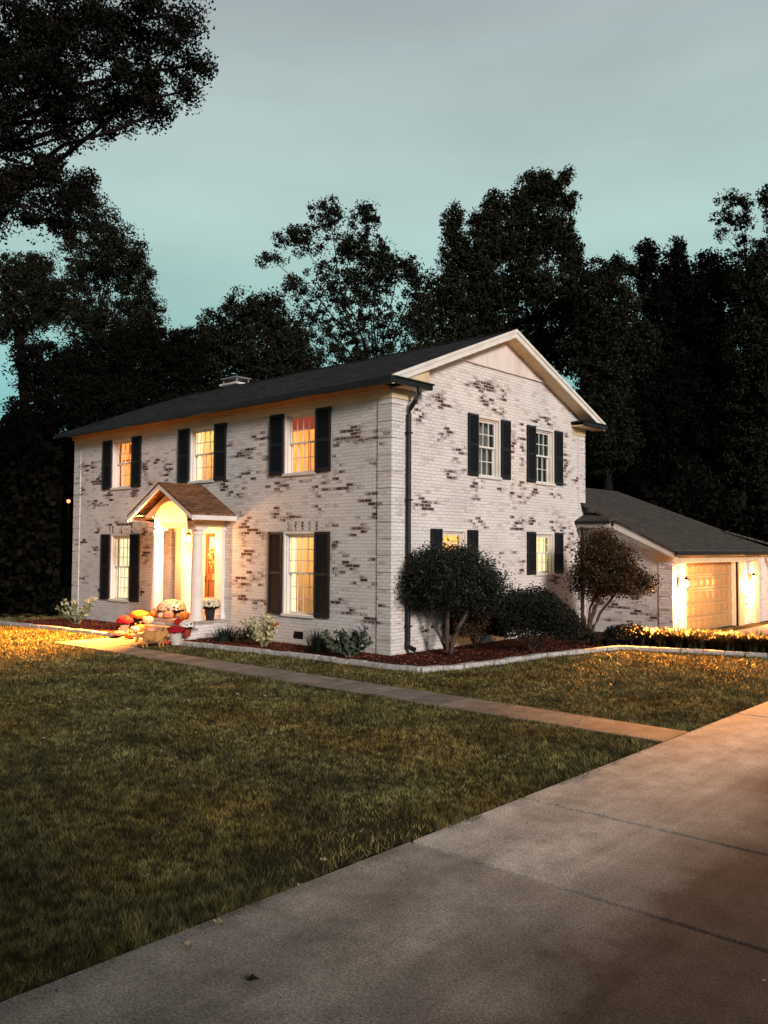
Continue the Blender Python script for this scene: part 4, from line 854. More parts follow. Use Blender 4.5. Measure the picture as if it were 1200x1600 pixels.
# ------------------------------------------------------------------ trees
def limb(b, p0, p1, r0, r1, sag=0.12, n_=5, seg=6, seed=0):
    rnd = random.Random(seed); p0, p1 = Vector(p0), Vector(p1); L = (p1-p0).length; pts, rad = [], []
    j = Vector((rnd.uniform(-1, 1), rnd.uniform(-1, 1), rnd.uniform(0.0, 1)))*sag*L
    for i in range(n_+1):
        t = i/n_; w = math.sin(math.pi*t); pts.append(p0.lerp(p1, t)+j*w+Vector((rnd.uniform(-1, 1), rnd.uniform(-1, 1), rnd.uniform(-1, 1)))*0.025*L*w); rad.append(r0+(r1-r0)*t)
    b.tube(pts, rad, seg); return pts
def make_tree(name, label, blobs, depth, base, leaf=(0.060, 0.119), dens=1.0, crad=0.37, m='leafB', bark='bark', group=None, trunk_r=0.28, dscale=0.8, cat='tree', seed=1, fork=None, twigs=7, leafdens=1.0):
    """blobs: (u, v, ru, rv[, density, depth offset]); every blob becomes a set of leaf clumps on real limbs"""
    bp_ = at(base[0], 850, depth+(base[1] if len(base) > 1 else 0)); root = empty(name, (bp_.x, bp_.y, 0), label, cat, group)
    tb = MB(); rnd = random.Random(seed); cs, ls = [], []
    lowest = max(bl[1]+bl[3]*0.4 for bl in blobs); fk = at(base[0], fork if fork else lowest, depth)
    fk = Vector((fk.x, fk.y, max(fk.z, 1.2))); base_p = Vector((bp_.x, bp_.y, 0))
    limb(tb, base_p, fk, trunk_r, trunk_r*0.6, 0.04, 6, 10, seed)
    tb.lathe((base_p.x, base_p.y, 0), [(trunk_r*1.7, 0), (trunk_r*1.2, 0.15), (trunk_r*1.02, 0.5)], 10)
    for bi, bl in enumerate(blobs):
        u, v, ru, rv = bl[:4]; de = bl[4] if len(bl) > 4 else 1.0; do = bl[5] if len(bl) > 5 else rnd.uniform(-1, 1)*ru*depth/FPX*0.4
        dd = depth+do; c = at(u, v, dd); a, h = ru*dd/FPX, rv*dd/FPX; dr_ = a*dscale
        limb(tb, fk if rnd.random() < 0.7 else base_p.lerp(fk, rnd.uniform(0.75, 1.0)), c, trunk_r*0.15, trunk_r*0.04, 0.10, 6, 6, seed*31+bi)
        area = math.pi*a*h; nc = max(4, int(area/(crad*crad)*2.7*dens*de))
        d = RNG.normal(size=(nc, 3)); d /= np.linalg.norm(d, axis=1)[:, None]; rr = RNG.random(nc)**0.42*(0.82+0.26*RNG.random(nc))
        loc = np.outer(d[:, 0]*rr*a, np.array(RT)) + np.outer(d[:, 1]*rr*h, np.array(UP)) + np.outer(d[:, 2]*rr*dr_, np.array(FW)) + np.array(c)
        for q in range(min(nc, twigs)): limb(tb, c, loc[q], trunk_r*0.05, trunk_r*0.018, 0.12, 4, 4, seed*77+bi*13+q)
        lm = (leaf[0]+leaf[1])/2; nl = int(6.5*leafdens*(crad/lm)**2)+4
        cr_ = crad*(0.40+0.75*RNG.random(nc))
        g = RNG.normal(size=(nc, nl, 3)); g /= np.linalg.norm(g, axis=2)[..., None]; g *= (RNG.random((nc, nl, 1))**0.5)
        g[..., 2] *= 0.75
        P = loc[:, None, :] + g*cr_[:, None, None]; cs.append(P.reshape(-1, 3))
        nf = int(nc*nl*0.16); d2 = RNG.normal(size=(nf, 3)); d2 /= np.linalg.norm(d2, axis=1)[:, None]; r2 = RNG.random(nf)**0.5*1.12
        cs.append(np.outer(d2[:, 0]*r2*a, np.array(RT)) + np.outer(d2[:, 1]*r2*h, np.array(UP)) + np.outer(d2[:, 2]*r2*dr_, np.array(FW)) + np.array(c))
    c = np.concatenate(cs); c = c[c[:, 2] > 0.15]
    np_mesh('crown', leaf_quads(c, RNG.uniform(leaf[0], leaf[1], len(c))), 4, M[m], root)
    tb.build('trunk', M[bark], root, smooth=True, fix=False)
    return root
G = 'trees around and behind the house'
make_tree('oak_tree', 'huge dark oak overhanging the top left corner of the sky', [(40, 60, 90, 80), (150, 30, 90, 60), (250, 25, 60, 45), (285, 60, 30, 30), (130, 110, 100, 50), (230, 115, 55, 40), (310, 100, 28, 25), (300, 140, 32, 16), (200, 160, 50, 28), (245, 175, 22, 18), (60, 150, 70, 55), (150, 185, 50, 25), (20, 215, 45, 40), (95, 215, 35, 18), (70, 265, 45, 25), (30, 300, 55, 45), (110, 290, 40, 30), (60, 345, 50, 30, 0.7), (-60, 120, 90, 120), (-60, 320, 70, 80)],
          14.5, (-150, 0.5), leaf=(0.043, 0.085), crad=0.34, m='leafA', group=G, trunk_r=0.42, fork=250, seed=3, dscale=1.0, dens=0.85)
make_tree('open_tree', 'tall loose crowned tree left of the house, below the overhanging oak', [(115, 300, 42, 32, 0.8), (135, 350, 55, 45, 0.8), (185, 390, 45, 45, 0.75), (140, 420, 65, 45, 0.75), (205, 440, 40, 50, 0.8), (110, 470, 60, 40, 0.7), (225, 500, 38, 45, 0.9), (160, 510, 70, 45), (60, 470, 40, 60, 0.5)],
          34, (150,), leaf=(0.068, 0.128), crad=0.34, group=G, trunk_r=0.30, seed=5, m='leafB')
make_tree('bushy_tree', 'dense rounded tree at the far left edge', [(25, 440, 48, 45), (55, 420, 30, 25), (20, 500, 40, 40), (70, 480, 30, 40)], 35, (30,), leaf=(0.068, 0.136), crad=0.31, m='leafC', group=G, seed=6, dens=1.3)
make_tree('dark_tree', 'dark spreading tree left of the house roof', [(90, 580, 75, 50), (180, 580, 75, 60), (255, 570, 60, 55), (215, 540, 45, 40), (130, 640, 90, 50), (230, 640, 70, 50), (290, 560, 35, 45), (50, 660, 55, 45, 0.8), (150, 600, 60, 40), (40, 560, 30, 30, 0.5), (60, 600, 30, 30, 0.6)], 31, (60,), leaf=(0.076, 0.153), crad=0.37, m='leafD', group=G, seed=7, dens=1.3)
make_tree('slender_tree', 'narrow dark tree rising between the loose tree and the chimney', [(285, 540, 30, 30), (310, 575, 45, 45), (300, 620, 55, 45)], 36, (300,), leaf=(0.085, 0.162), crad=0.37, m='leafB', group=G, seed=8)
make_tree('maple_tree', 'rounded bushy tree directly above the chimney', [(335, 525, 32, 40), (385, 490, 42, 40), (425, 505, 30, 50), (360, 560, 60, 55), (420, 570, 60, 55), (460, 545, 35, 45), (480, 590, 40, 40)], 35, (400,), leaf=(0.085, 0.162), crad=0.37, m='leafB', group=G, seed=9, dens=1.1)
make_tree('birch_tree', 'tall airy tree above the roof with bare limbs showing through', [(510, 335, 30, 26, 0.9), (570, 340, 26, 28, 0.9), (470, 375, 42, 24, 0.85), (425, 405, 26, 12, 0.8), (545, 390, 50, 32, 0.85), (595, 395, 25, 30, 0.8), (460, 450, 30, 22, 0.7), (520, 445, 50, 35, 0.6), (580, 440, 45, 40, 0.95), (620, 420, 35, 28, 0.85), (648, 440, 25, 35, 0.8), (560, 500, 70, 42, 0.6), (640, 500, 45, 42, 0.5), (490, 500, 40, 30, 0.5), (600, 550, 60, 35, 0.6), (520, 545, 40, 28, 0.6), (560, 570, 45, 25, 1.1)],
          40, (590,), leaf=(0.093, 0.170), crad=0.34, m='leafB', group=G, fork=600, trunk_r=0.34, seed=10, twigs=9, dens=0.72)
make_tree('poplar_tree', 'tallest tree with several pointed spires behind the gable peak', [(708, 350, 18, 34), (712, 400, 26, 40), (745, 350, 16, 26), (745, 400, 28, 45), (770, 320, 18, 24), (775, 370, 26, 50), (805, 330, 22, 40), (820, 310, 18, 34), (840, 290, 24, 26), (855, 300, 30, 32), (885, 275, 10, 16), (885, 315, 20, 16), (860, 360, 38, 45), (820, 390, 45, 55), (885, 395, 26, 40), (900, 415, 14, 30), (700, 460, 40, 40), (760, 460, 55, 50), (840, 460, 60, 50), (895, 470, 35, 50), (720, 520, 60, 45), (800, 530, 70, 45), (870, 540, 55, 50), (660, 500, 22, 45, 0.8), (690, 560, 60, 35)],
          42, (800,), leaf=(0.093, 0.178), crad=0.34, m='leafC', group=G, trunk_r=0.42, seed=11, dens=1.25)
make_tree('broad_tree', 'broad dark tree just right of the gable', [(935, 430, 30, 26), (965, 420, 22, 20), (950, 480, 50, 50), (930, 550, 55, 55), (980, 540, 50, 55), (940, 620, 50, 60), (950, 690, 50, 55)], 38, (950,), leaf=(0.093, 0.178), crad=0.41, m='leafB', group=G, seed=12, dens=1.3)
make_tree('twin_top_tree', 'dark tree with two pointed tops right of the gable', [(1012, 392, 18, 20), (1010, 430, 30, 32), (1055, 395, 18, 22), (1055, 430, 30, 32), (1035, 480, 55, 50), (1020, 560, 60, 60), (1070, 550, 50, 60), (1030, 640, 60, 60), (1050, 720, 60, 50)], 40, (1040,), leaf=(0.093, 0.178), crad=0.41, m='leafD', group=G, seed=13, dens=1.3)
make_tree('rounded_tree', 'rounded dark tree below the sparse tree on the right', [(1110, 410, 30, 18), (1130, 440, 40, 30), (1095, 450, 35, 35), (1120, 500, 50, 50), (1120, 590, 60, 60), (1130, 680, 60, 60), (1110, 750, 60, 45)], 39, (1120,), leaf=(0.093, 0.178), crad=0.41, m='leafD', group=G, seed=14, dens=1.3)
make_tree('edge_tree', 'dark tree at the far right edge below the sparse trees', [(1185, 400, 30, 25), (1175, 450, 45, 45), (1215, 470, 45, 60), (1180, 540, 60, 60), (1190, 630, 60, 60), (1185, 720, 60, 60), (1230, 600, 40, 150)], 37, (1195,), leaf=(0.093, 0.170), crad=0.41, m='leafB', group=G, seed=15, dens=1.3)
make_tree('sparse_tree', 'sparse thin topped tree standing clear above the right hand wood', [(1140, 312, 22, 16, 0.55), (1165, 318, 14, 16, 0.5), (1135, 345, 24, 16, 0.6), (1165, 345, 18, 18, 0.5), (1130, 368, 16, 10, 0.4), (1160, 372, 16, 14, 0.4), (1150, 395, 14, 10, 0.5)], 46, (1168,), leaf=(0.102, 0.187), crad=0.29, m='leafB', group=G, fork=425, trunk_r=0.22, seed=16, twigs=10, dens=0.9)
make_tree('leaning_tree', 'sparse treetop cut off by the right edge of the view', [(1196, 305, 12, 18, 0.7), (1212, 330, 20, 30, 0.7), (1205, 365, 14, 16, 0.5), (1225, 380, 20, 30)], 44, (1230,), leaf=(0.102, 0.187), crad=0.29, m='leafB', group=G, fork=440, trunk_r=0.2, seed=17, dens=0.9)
def added_shade_tree(x, y):
    root = empty('added_shade_tree', (x, y, 0), 'added tree out of view that shades the near lawn and driveway', 'tree', G); tb = MB(); fk = Vector((x, y, 2.6)); limb(tb, (x, y, 0), fk, 0.24, 0.16, 0.04, 6, 10, 5); cs = []
    for i in range(16):
        c = Vector((x+random.uniform(-2.6, 2.6), y+random.uniform(-2.6, 2.6), random.uniform(3.2, 7.2))); limb(tb, fk, c, 0.08, 0.02, 0.1, 5, 6, i); cs.append(np.array(c)+RNG.normal(size=(1600, 3))*0.55)
    c = np.concatenate(cs); np_mesh('crown', leaf_quads(c, RNG.uniform(0.09, 0.18, len(c))), 4, M['leafB'], root); tb.build('trunk', M['bark'], root, smooth=True, fix=False)
added_shade_tree(20.5, -17.6)  # unseen tree, added to cast shade on the near drive and lawn
# distant wood and undergrowth closing the view
def woods(N, u0, u1, d0, d1, top, size, m, name, label, vary=False):
    u = RNG.uniform(u0, u1, N); d = RNG.uniform(d0, d1, N); lat = (u-600)/FPX
    x = CAM.x + d*(FW.x+RT.x*lat); y = CAM.y + d*(FW.y+RT.y*lat)
    hh = top*(0.72+0.16*np.sin(u*0.013)+0.12*np.sin(u*0.041+1))
    if vary: hh = hh*np.interp(u, [-300, 250, 330, 620, 700, 900, 1500], [0.95, 0.95, 0.7, 0.7, 1.0, 1.45, 1.5])
    z = RNG.random(N)**0.9*hh
    return tag(np_mesh(name, leaf_quads(np.stack([x, y, z], 1), RNG.uniform(size*0.6, size*1.3, N), 0.7), 4, M[m]), label, 'woodland', kind='stuff')
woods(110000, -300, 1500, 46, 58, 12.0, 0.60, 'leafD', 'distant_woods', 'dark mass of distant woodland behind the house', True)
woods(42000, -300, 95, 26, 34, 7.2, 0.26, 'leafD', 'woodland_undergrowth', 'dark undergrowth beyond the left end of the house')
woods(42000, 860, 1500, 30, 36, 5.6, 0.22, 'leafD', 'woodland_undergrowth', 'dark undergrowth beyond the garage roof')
# distant lamp left of the house
p_ = at(107, 783, 33); dl = empty('yard_lamp', (p_.x, p_.y, 0), 'tiny orange lamp glowing in the dark woods left of the house', 'lamp')
b = MB(); b.tube([(p_.x, p_.y, 0), (p_.x, p_.y, p_.z-0.08)], 0.03, 6); b.build('lamp_post', M['iron'], dl)
b = MB(); b.lathe((p_.x, p_.y, p_.z-0.08), [(0.03, 0), (0.07, 0.05), (0.07, 0.11), (0.02, 0.15)], 10); b.build('lamp_globe', mat('orange_glow', (1, 0.5, 0.2), 0.5, 0.1, emit=((1.0, 0.33, 0.10), 2.5)), dl)

# ------------------------------------------------------------------ small trees and shrubs near the house
def shrubtree(name, label, stems, crown, N, leaf, m, bark='bark2', cat='tree'):
    root = empty(name, (*stems[0][0][:2], 0.05), label, cat)
    tb = MB()
    for i, (p, q, r0, r1) in enumerate(stems): limb(tb, p, q, r0, r1, 0.07, 8, 8, i+41)
    for i in range(14):
        cx__, cy__, cz__, a, bb, h = crown[i % len(crown)]; s = stems[i % len(stems)]
        limb(tb, Vector(s[1]), (cx__+random.uniform(-.8, .8)*a, cy__+random.uniform(-.8, .8)*bb, cz__+random.uniform(-.3, .8)*h), s[3], 0.006, 0.15, 5, 5, 90+i)
    tb.build('trunk', M[bark], root, smooth=True, fix=False)
    out = []; tot = sum(c[3]*c[5] for c in crown)
    for (x, y, z, a, bb, h) in crown:
        n_ = int(N*a*h/tot); ncl = max(8, n_//55); d = RNG.normal(size=(ncl, 3)); d /= np.linalg.norm(d, axis=1)[:, None]; r = RNG.random(ncl)**0.33
        cl = np.stack([x+d[:, 0]*r*a, y+d[:, 1]*r*bb, z+d[:, 2]*r*h], 1); k = RNG.integers(0, ncl, n_)
        out.append(cl[k] + RNG.normal(size=(n_, 3))*0.10*np.array([1, 1, 0.8]))
    c = np.concatenate(out); np_mesh('crown', leaf_quads(c, RNG.uniform(leaf*0.7, leaf*1.3, len(c)), 0.55), 4, M[m], root); return root
sx, sy = 0.80, 0.88
shrubtree('holly_tree', 'small round headed dark tree with bare stems beside the house corner', [((sx, sy, 0.05), (sx-0.05, sy+0.05, 0.95), 0.06, 0.045), ((sx+0.05, sy-0.02, 0.05), (sx+0.30, sy+0.25, 0.98), 0.05, 0.032), ((sx-0.04, sy+0.06, 0.05), (sx-0.35, sy-0.2, 0.95), 0.035, 0.022), ((sx, sy+0.05, 0.05), (sx+0.1, sy+0.45, 0.95), 0.035, 0.02)],
          [(sx+0.03, sy+0.1, 1.58, 1.02, 0.95, 0.66), (sx-0.12, sy+0.0, 1.88, 0.62, 0.7, 0.38), (sx-0.55, sy-0.3, 1.35, 0.50, 0.5, 0.36), (sx+0.55, sy+0.5, 1.35, 0.55, 0.6, 0.38)], 46000, 0.050, 'leafH')
tx, ty = 1.15, 5.95
shrubtree('crape_tree', 'multi stemmed leafy tree in front of the brick wall beside the garage', [((tx, ty, 0.05), (tx-0.10, ty+0.0, 1.25), 0.05, 0.035), ((tx+0.05, ty, 0.05), (tx+0.35, ty+0.1, 1.2), 0.045, 0.03), ((tx+0.08, ty-0.03, 0.05), (tx+0.70, ty+0.15, 1.15), 0.045, 0.025), ((tx-0.04, ty+0.05, 0.05), (tx+0.12, ty+0.3, 1.3), 0.035, 0.025), ((tx+0.02, ty-0.06, 0.05), (tx+0.5, ty-0.2, 1.2), 0.03, 0.02)],
          [(tx+0.45, ty+0.1, 1.80, 0.75, 0.7, 0.62), (tx+0.15, ty, 1.55, 0.50, 0.5, 0.62), (tx+0.95, ty+0.2, 1.42, 0.62, 0.6, 0.36), (tx+0.35, ty, 2.35, 0.45, 0.5, 0.30)], 27000, 0.058, 'leafR')
def shrub(name, label, cx__, cy__, a, h, N, leaf, m, z0=0.05, cat='shrub', group=None, by=None):
    root = empty(name, (cx__, cy__, z0), label, cat, group); tb = MB()
    for i in range(9): q = i*0.7; limb(tb, (cx__, cy__, z0), (cx__+0.6*a*math.cos(q), cy__+0.6*a*math.sin(q), z0+h*(0.5+0.04*i)), 0.018, 0.005, 0.1, 4, 5, i)
    tb.build('stems', M['bark2'], root, fix=False)
    d = RNG.normal(size=(N, 3)); d /= np.linalg.norm(d, axis=1)[:, None]; d[:, 2] = np.abs(d[:, 2])*1.25-0.25; r = RNG.random(N)**0.28*(1+0.16*(RNG.random(N) < 0.08)*RNG.random(N))
    bump_ = 1.0+0.13*np.sin(d[:, 0]*6+1)*np.sin(d[:, 1]*5)+0.08*np.sin(d[:, 2]*9+d[:, 0]*7)
    c = np.stack([cx__+d[:, 0]*r*a*bump_, cy__+d[:, 1]*r*(by or a)*bump_, z0+h*0.42+d[:, 2]*r*h*0.60*bump_], 1); c = c[c[:, 2] > z0]
    np_mesh('foliage', leaf_quads(c, RNG.uniform(leaf*0.7, leaf*1.3, len(c)), 0.55), 4, M[m], root); return root
shrub('round_shrub', 'large round dark shrub under the pale yellow window', 1.58, 2.72, 1.12, 1.25, 34000, 0.052, 'leafS', by=1.0)
shrub('tall_shrub', 'upright shrub with orange lit leaf tips between the round tree and the round shrub', 0.55, 2.15, 0.68, 1.10, 11000, 0.06, 'leafR')
shrub('low_shrub', 'low spreading dark shrub in front of the crape tree stems', 1.75, 4.35, 0.5, 0.42, 3500, 0.05, 'leafS')
shrub('mounded_shrub', 'low mounded shrub where the groundcover begins left of the garage', 2.45, 5.55, 0.62, 0.42, 4200, 0.05, 'leafS')
# strap-leaf groundcover along the garage bed
def straps(cx__, cy__, n_, h, w, spread, z0=0.05, arch=0.5, seed=0):
    out = []; a = RNG.random(n_)*2*np.pi; le = h*(0.6+0.5*RNG.random(n_)); r0 = spread*0.25*RNG.random(n_); px, py = cx__+r0*np.cos(a), cy__+r0*np.sin(a)
    k = 3; dirv = np.stack([np.cos(a), np.sin(a)], 1); side = np.stack([-np.sin(a), np.cos(a)], 1); lean = arch*(0.4+0.9*RNG.random(n_))
    prev = None
    for i in range(k+1):
        t = i/k; rad = le*lean*t*t*0.9+0.02; z = z0+le*(t-0.45*lean*t*t); ww = w*(1-t**1.6)*0.5+0.0005
        c = np.stack([px+dirv[:, 0]*rad, py+dirv[:, 1]*rad, z], 1); s = np.stack([side[:, 0]*ww, side[:, 1]*ww, 0*z], 1)
        cur = (c-s, c+s)
        if prev is not None: out.append(np.stack([prev[0], prev[1], cur[1], cur[0]], 1))
        prev = cur
    return np.concatenate(out).reshape(-1, 3)
gc = []
for i in range(420):
    t = RNG.random(); x = 2.9+4.3*t; y = 5.05+0.85*t+RNG.uniform(0.15, 1.1); gc.append(straps(x, y, 46, 0.46, 0.022, 0.16, arch=0.6))
for i in range(70):
    t = RNG.random(); x = 2.05+0.9*t; y = 4.4+0.9*t+RNG.uniform(0.1, 1.0); gc.append(straps(x, y, 34, 0.24, 0.02, 0.16, arch=0.8))
tag(np_mesh('groundcover', np.concatenate(gc), 4, M['hedge']), 'strap leaved groundcover filling the bed before the garage', 'groundcover', kind='stuff')

def tuft(name, label, x, y, n_, h, m, w=0.014, arch=0.3, cat='plant', group=None, spread=0.3):
    return tag(np_mesh(name, straps(x, y, n_, h, w, spread, arch=arch), 4, M[m]), label, cat, group)
tuft('grass_tuft', 'dark spiky tuft beside the brick side of the porch', -4.45, -0.75, 300, 0.44, 'tuft', arch=0.55, spread=0.9)
tuft('grass_tuft', 'dark upright tuft below the right shutter of the tall lower window', -1.45, -0.62, 340, 0.56, 'tuft', arch=0.4, spread=0.9)
# broad-leaf plants
def broadplant(name, label, x, y, stems, h, leafm, leaf, flower=None, spread=0.35, cat='plant', per=16):
    root = empty(name, (x, y, 0.05), label, cat); tb = MB(); cs = []; fl = []
    rnd = random.Random(int(x*100)); 
    for i in range(stems):
        q = 2*math.pi*i/stems+rnd.random(); s = spread*rnd.uniform(0.3, 1); hh = h*rnd.uniform(0.65, 1.0); p1 = Vector((x+s*math.cos(q), y+s*math.sin(q), 0.05+hh))
        pts = limb(tb, (x+0.15*s*math.cos(q), y+0.15*s*math.sin(q), 0.05), p1, 0.009, 0.005, 0.05, 5, 5, i)
        for k_ in range(per): t = rnd.uniform(0.25, 1.0); p = pts[0].lerp(p1, t); cs.append(p+Vector((rnd.gauss(0, .05), rnd.gauss(0, .05), rnd.gauss(0, .02))))
        fl.append(p1)
    tb.build('stems', M['palegreen'], root, fix=False)
    c = np.array([tuple(p) for p in cs]); np_mesh('leaves', leaf_quads(c, RNG.uniform(leaf*0.7, leaf*1.2, len(c)), 0.5), 4, M[leafm], root)
    if flower:
        for p in fl[:flower[1]]: fc = np.array(tuple(p))+RNG.normal(size=(34, 3))*0.032; np_mesh('flower_head', leaf_quads(fc, RNG.uniform(0.04, 0.07, len(fc)), 0.8), 4, flower[0], root)
    return root
MF = {k_: leafmat('petal_'+k_, a, c) for k_, a, c in (('red', (0.16, 0.008, 0.012), (0.42, 0.02, 0.03)), ('orange', (0.40, 0.08, 0.02), (0.72, 0.22, 0.04)), ('cream', (0.50, 0.42, 0.28), (0.82, 0.76, 0.58)), ('white', (0.55, 0.52, 0.48), (0.85, 0.82, 0.78)), ('pink', (0.45, 0.25, 0.25), (0.8, 0.6, 0.55)), ('lav', (0.22, 0.2, 0.26), (0.5, 0.48, 0.55)))}
broadplant('celosia_plant', 'tall cream leaved plant with an orange flower head left of the tall lower window', -3.0, -0.78, 15, 0.74, 'variegated', 0.11, (MF['orange'], 1), 0.50, per=40)
broadplant('celosia_plant', 'small plant with orange flowers right of the porch base', -3.8, -0.66, 8, 0.38, 'hydr', 0.09, (MF['orange'], 2), 0.28, per=26)
broadplant('hydrangea', 'broad leaved hydrangea with faded blooms at the house corner', -0.42, -0.72, 16, 0.56, 'hydr', 0.15, (MF['lav'], 4), 0.60, per=24)
broadplant('lily_plant', 'pale leggy flowering plant under the left lower window', -10.9, -0.95, 10, 0.72, 'palegreen', 0.13, (MF['cream'], 4), 0.55, per=26)
shrub('low_shrub', 'low dark bush against the wall between the left window and the steps', -8.6, -0.42, 0.5, 0.34, 2200, 0.05, 'leafS')

# ------------------------------------------------------------------ autumn display on the steps
def pmat(name, c, c2): return mat(name, c, 0.45, 0.4, noise=(7, c2, 4, 0.4, 0.7))
PM = {'pink': pmat('pale_orange_pumpkin', (0.62, 0.30, 0.17), (0.5, 0.2, 0.1)), 'white': pmat('white_pumpkin', (0.74, 0.66, 0.50), (0.6, 0.48, 0.3)), 'orange': pmat('orange_pumpkin', (0.60, 0.19, 0.03), (0.45, 0.12, 0.02)), 'red': pmat('red_pumpkin', (0.42, 0.045, 0.015), (0.5, 0.09, 0.02)), 'green': pmat('dark_pumpkin', (0.10, 0.06, 0.03), (0.2, 0.09, 0.04))}
M['stem'] = mat('pumpkin_stem', (0.18, 0.14, 0.07), 0.8, 0.2, noise=(20, (0.1, 0.08, 0.04), 3, 0.4, 0.7))
def stripe(name):
    m = bpy.data.materials.new(name); m.use_nodes = True; n = m.node_tree.nodes; l = m.node_tree.links; b = n['Principled BSDF']; b.inputs['Roughness'].default_value = 0.45
    tco = n.new('ShaderNodeTexCoord'); s = n.new('ShaderNodeSeparateXYZ'); l.new(tco.outputs['Object'], s.inputs[0]); a = n.new('ShaderNodeMath'); a.operation = 'ARCTAN2'; l.new(s.outputs[1], a.inputs[0]); l.new(s.outputs[0], a.inputs[1])
    k = n.new('ShaderNodeMath'); k.operation = 'MULTIPLY'; l.new(a.outputs[0], k.inputs[0]); k.inputs[1].default_value = 10.0; q = n.new('ShaderNodeMath'); q.operation = 'SINE'; l.new(k.outputs[0], q.inputs[0])
    r = n.new('ShaderNodeMapRange'); l.new(q.outputs[0], r.inputs[0]); r.inputs[1].default_value = -0.95; r.inputs[2].default_value = -0.4
    mi = n.new('ShaderNodeMix'); mi.data_type = 'RGBA'; mi.inputs[6].default_value = (0.30, 0.12, 0.04, 1); mi.inputs[7].default_value = (0.74, 0.66, 0.48, 1); l.new(r.outputs[0], mi.inputs[0]); l.new(mi.outputs[2], b.inputs['Base Color']); return m
PM['striped'] = stripe('striped_pumpkin')
def pumpkin(p, R, k, c, label):
    x, y, z = p; e = empty('pumpkin', (x, y, z), label, 'pumpkin', 'pumpkins on and around the porch steps')
    prof = [(0.15, 0.06)]+[(math.sin(t)**0.85 if 0 < t < math.pi else 0, 0) for t in ()]
    P = []
    for i in range(15):
        t = math.pi*(i+0.4)/14.8; rr = R*(math.sin(t)**0.8); zz = R*k*(1-math.cos(t)) ; P.append((max(rr, 0.01), zz*0.98))
    b = MB(); b.lathe((x, y, z), P, 60, lambda q, zz: 1-0.13*(1-abs(math.sin(q*5)))**2); b.build('pumpkin_body', PM[c], e, smooth=True)
    b = MB(); b.tube([(x, y, z+R*k*1.88), (x+0.01, y, z+R*k*2.05), (x+0.035, y-0.01, z+R*k*2.05+0.05)], [0.028, 0.018, 0.02], 7); b.build('stalk', M['stem'], e)
def potm(n_, c): return mat(n_, c, 0.5, 0.35, noise=(5, tuple(q*0.7 for q in c), 4, 0.4, 0.7))
POT = {'red': potm('red_pot', (0.32, 0.05, 0.03)), 'white': potm('white_pot', (0.66, 0.63, 0.58)), 'black': potm('black_pot', (0.02, 0.02, 0.025)), 'clay': potm('clay_pot', (0.5, 0.24, 0.12)), 'tan': potm('tan_pot', (0.55, 0.45, 0.34))}
def mum(p, R, pot, petal, label, ph=0.20, pr=0.12, flat=0.75):
    x, y, z = p; e = empty('potted_mum', (x, y, z), label, 'potted flowers', 'potted chrysanthemums by the front steps')
    b = MB(); b.lathe((x, y, z), [(pr*0.72, 0.0), (pr*0.95, ph*0.85), (pr*1.06, ph*0.86), (pr*1.06, ph), (pr*0.92, ph), (pr*0.9, ph-0.03)], 20); b.build('pot', POT[pot], e)
    cz = z+ph+R*flat*0.35; N = 900
    d = RNG.normal(size=(N, 3)); d /= np.linalg.norm(d, axis=1)[:, None]; c = np.stack([x+d[:, 0]*R*0.93, y+d[:, 1]*R*0.93, cz+d[:, 2]*R*flat*0.9], 1); c = c[d[:, 2] > -0.5]
    np_mesh('foliage', leaf_quads(c-0*c, np.full(len(c), 0.05), 0.5), 4, M['leafS'], e)
    inn = MB(); inn.lathe((x, y, cz), [(R*0.85*math.cos(t), R*flat*0.85*math.sin(t)) for t in np.linspace(-0.75, 1.5, 9)], 16); inn.build('leaf_mass', M['leafS'], e, smooth=True)
    N = int(520*(R/0.25)**1.5); d = RNG.normal(size=(N, 3)); d[:, 2] = np.abs(d[:, 2]); d[:, 2] -= 0.12; d /= np.linalg.norm(d, axis=1)[:, None]
    out = []
    c = np.stack([x+d[:, 0]*R, y+d[:, 1]*R, cz+d[:, 2]*R*flat], 1)*1.0
    for k_ in range(3):   # three crossed petals rings per bloom, facing outward
        e1 = np.cross(d, RNG.normal(size=(N, 3))); e1 /= np.linalg.norm(e1, axis=1)[:, None]; e2 = np.cross(d, e1); s = 0.023
        o_ = d*0.006*k_
        out.append(np.stack([c+o_+e1*s, c+o_+e2*s, c+o_-e1*s, c+o_-e2*s], 1).reshape(-1, 3))
    np_mesh('blooms', np.concatenate(out), 4, MF[petal], e)
def pz(u, v, z): p = at_z(u, v, z); return (p.x, p.y, z)
def xu(u, y): r_ = ray(u, 975); return CAM.x+(y-CAM.y)*r_.x/r_.y
def pl(u, y, z): return (xu(u, y), y, z)
mum(pl(268, -0.60, ZS), 0.34, 'red', 'cream', 'largest cream chrysanthemum in a red pot on the porch floor', 0.16, 0.14, 0.62)
mum(pl(328, -0.38, ZS), 0.24, 'black', 'cream', 'cream chrysanthemum in a tall black pot behind the right hand column', 0.30, 0.13, 0.75)
mum(pl(218, -1.15, 0.05), 0.25, 'black', 'orange', 'orange chrysanthemum in a black pot left of the steps', 0.36, 0.14, 0.6)
mum(pl(195, -1.62, 0.05), 0.19, 'tan', 'red', 'red chrysanthemum in a tan pot at the left end of the steps', 0.28, 0.12, 0.7)
mum(pl(292, -1.35, 0.15), 0.17, 'red', 'white', 'white chrysanthemum with dark leaves on the steps behind the white pot', 0.20, 0.11, 0.75)
mum(pl(280, -1.10, 0.30), 0.11, 'red', 'red', 'smallest red chrysanthemum high on the steps', 0.10, 0.08, 0.7)
mum(pl(275, -1.95, 0.05), 0.20, 'white', 'red', 'red chrysanthemum in a white tapered pot at the right end of the steps', 0.28, 0.14, 0.45)
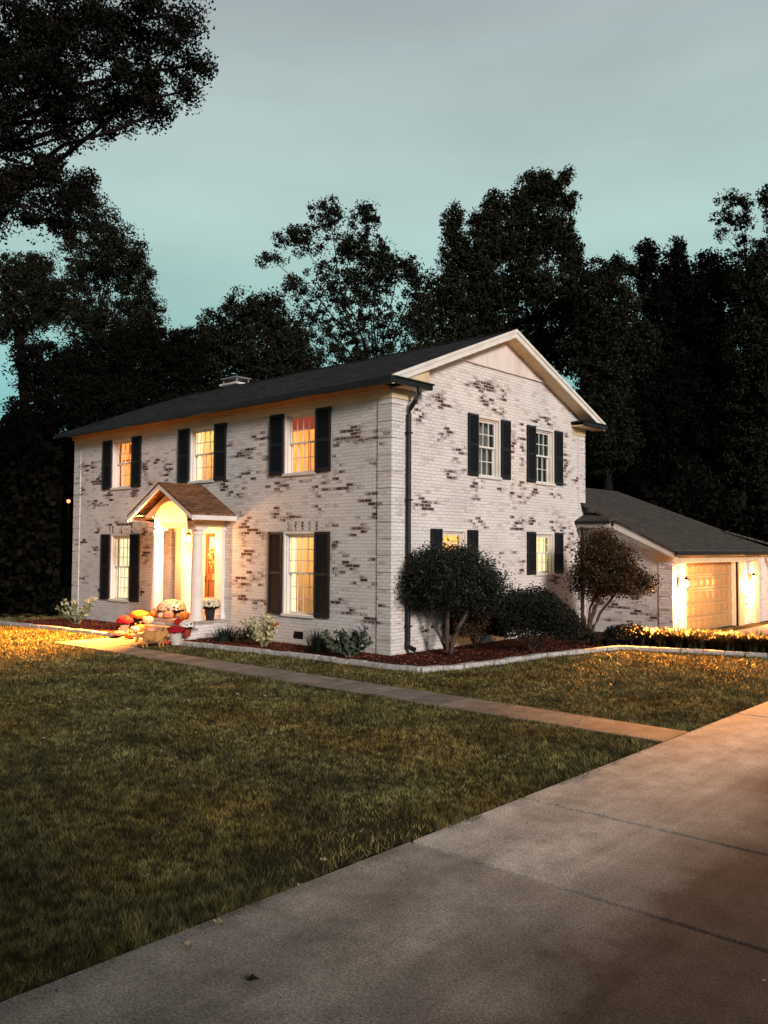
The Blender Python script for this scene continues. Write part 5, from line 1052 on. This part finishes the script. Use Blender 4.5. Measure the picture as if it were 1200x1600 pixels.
pumpkin(pl(263, -0.88, ZS), 0.125, 0.80, 'pink', 'pale orange pumpkin on the porch edge in front of the big cream flowers')
pumpkin(pl(253, -0.90, ZS), 0.10, 0.75, 'white', 'plain white pumpkin on the porch edge beside the pale orange one')
pumpkin(pl(240, -0.88, ZS), 0.11, 0.75, 'orange', 'orange pumpkin at the left end of the porch edge')
pumpkin(pl(289, -0.70, ZS), 0.12, 0.80, 'orange', 'orange pumpkin beside the base of the right hand column')
pumpkin(pl(231, -1.14, 0.30), 0.145, 0.70, 'striped', 'white pumpkin with dark stripes on the upper step')
pumpkin(pl(233, -0.86, ZS), 0.075, 0.70, 'white', 'smallest white pumpkin above the striped one')
pumpkin(pl(219, -1.46, 0.15), 0.12, 0.75, 'orange', 'orange pumpkin on the lower step at the left')
pumpkin(pl(203, -1.92, 0.05), 0.135, 0.45, 'red', 'flat red pumpkin below the red chrysanthemum in its tan pot')
pumpkin(pl(211, -1.66, 0.16), 0.12, 0.62, 'striped', 'striped pumpkin stacked behind the flat red one')
pumpkin(pl(262, -1.98, 0.03), 0.095, 0.50, 'red', 'flat red pumpkin beside the white tapered pot')
pumpkin(pl(255, -1.60, 0.15), 0.07, 1.0, 'green', 'small dark gourd on the lower step by the flat red pumpkin')
pumpkin(pl(186, -2.0, 0.09), 0.13, 0.45, 'pink', 'flat pale orange pumpkin resting on the end of the stone edging')
# ---- cat
def cat_(x, y, z, ang):
    e = empty('cat', (x, y, z), 'fluffy orange cat standing on the walk in front of the steps', 'cat')
    me = bpy.data.meshes.new('cat_body'); o = bpy.data.objects.new('cat_body', me); COL.objects.link(o); o.parent = e; o.rotation_euler[2] = ang
    V = [(-0.16, 0, 0.25, 0.115), (-0.06, 0, 0.25, 0.130), (0.05, 0, 0.245, 0.125), (0.13, 0, 0.25, 0.105), (0.19, 0, 0.28, 0.075), (0.26, 0, 0.32, 0.062), (0.315, 0, 0.305, 0.026)]
    E_ = [(0, 1), (1, 2), (2, 3), (3, 4), (4, 5), (5, 6)]
    def chain(start, pts):
        k_ = start
        for p in pts: V.append(p); E_.append((k_, len(V)-1)); k_ = len(V)-1
    for s in (-1, 1):
        chain(3, [(0.165, 0.045*s, 0.17, 0.038), (0.155+0.03*s, 0.05*s, 0.09, 0.024), (0.165+0.03*s, 0.05*s, 0.022, 0.020), (0.19+0.03*s, 0.05*s, 0.016, 0.019)])
        chain(0, [(-0.16, 0.05*s, 0.18, 0.055), (-0.15+0.03*s, 0.055*s, 0.12, 0.036), (-0.20+0.03*s, 0.055*s, 0.075, 0.022), (-0.185+0.03*s, 0.055*s, 0.020, 0.019), (-0.155+0.03*s, 0.055*s, 0.016, 0.019)])
        chain(5, [(0.255, 0.038*s, 0.375, 0.022), (0.25, 0.045*s, 0.405, 0.008)])
    chain(0, [(-0.25, 0.0, 0.27, 0.032), (-0.32, 0.02, 0.25, 0.036), (-0.36, 0.03, 0.18, 0.036), (-0.37, 0.03, 0.11, 0.026)])
    me.from_pydata([v[:3] for v in V], E_, []); me.materials.append(mat('orange_fur', (0.52, 0.24, 0.07), 0.9, 0.1, noise=(16, (0.66, 0.38, 0.15), 5, 0.4, 0.7, (2.5, 1, 1)), bump=(60, 0.9, 0.02)))
    md = o.modifiers.new('skin', 'SKIN'); md.use_smooth_shade = True
    for i, v in enumerate(V): me.skin_vertices[0].data[i].radius = (v[3], v[3]); me.skin_vertices[0].data[i].use_root = (i == 1)
    sb_ = o.modifiers.new('subsurf', 'SUBSURF'); sb_.levels = 2; sb_.render_levels = 2
cp_ = at_z(240, 1012, 0.03)
cat_(cp_.x, cp_.y, 0.03, math.radians(48))

# ------------------------------------------------------------------ fallen leaves
M['leafdead'] = leafmat('fallen_leaf', (0.30, 0.20, 0.12), (0.55, 0.45, 0.33)); M['leafdark'] = mat('dark_leaf', (0.02, 0.015, 0.012), 0.8)
def fallen(p, s, q, label, dark=False):
    b = MB(); x, y, z = p; n_ = 12
    for i in range(2): pass
    pts = []
    for i in range(n_): t = 2*math.pi*i/n_; r = s*(0.5+0.5*abs(math.cos(t)))*(0.75+0.25*math.cos(5*t)); pts.append((x+r*math.cos(t+q), y+0.8*r*math.sin(t+q), z+0.012+0.35*s*abs(math.sin(t*1.5))))
    k_ = len(b.v); b.v = [(x, y, z+0.004)]+pts; b.f = [(0, 1+i, 1+(i+1) % n_) for i in range(n_)]
    o = b.build('fallen_leaf', M['leafdark'] if dark else M['leafdead'], fix=False); tag(o, label, 'leaf', 'fallen leaves on the lawn and drive')
for u, v, s, lb in ((295, 1481, 0.045, 'pale curled leaf lying on the driveway near the lawn edge'), (340, 1443, 0.04, 'pale leaf at the very edge of the lawn and driveway')):
    p = at_z(u, v, 0.036); fallen((p.x, p.y, 0.036), s, u, lb)
p = at_z(392, 1534, 0.036); fallen((p.x, p.y, 0.036), 0.05, 1.0, 'dark leaf lying alone on the driveway in the foreground', True)
p = at_z(730, 1525, 0.036)
for u, v in ((126, 1092), (156, 1097), (202, 1110), (68, 1156), (414, 1089), (424, 1149), (371, 1086), (505, 1347), (468, 1388), (108, 1094), (905, 1128), (960, 1095)):
    p = at_z(u, v, 0.03); fallen((p.x, p.y, 0.035), 0.035, u*0.3, 'small pale fallen leaf lying in the lawn grass')
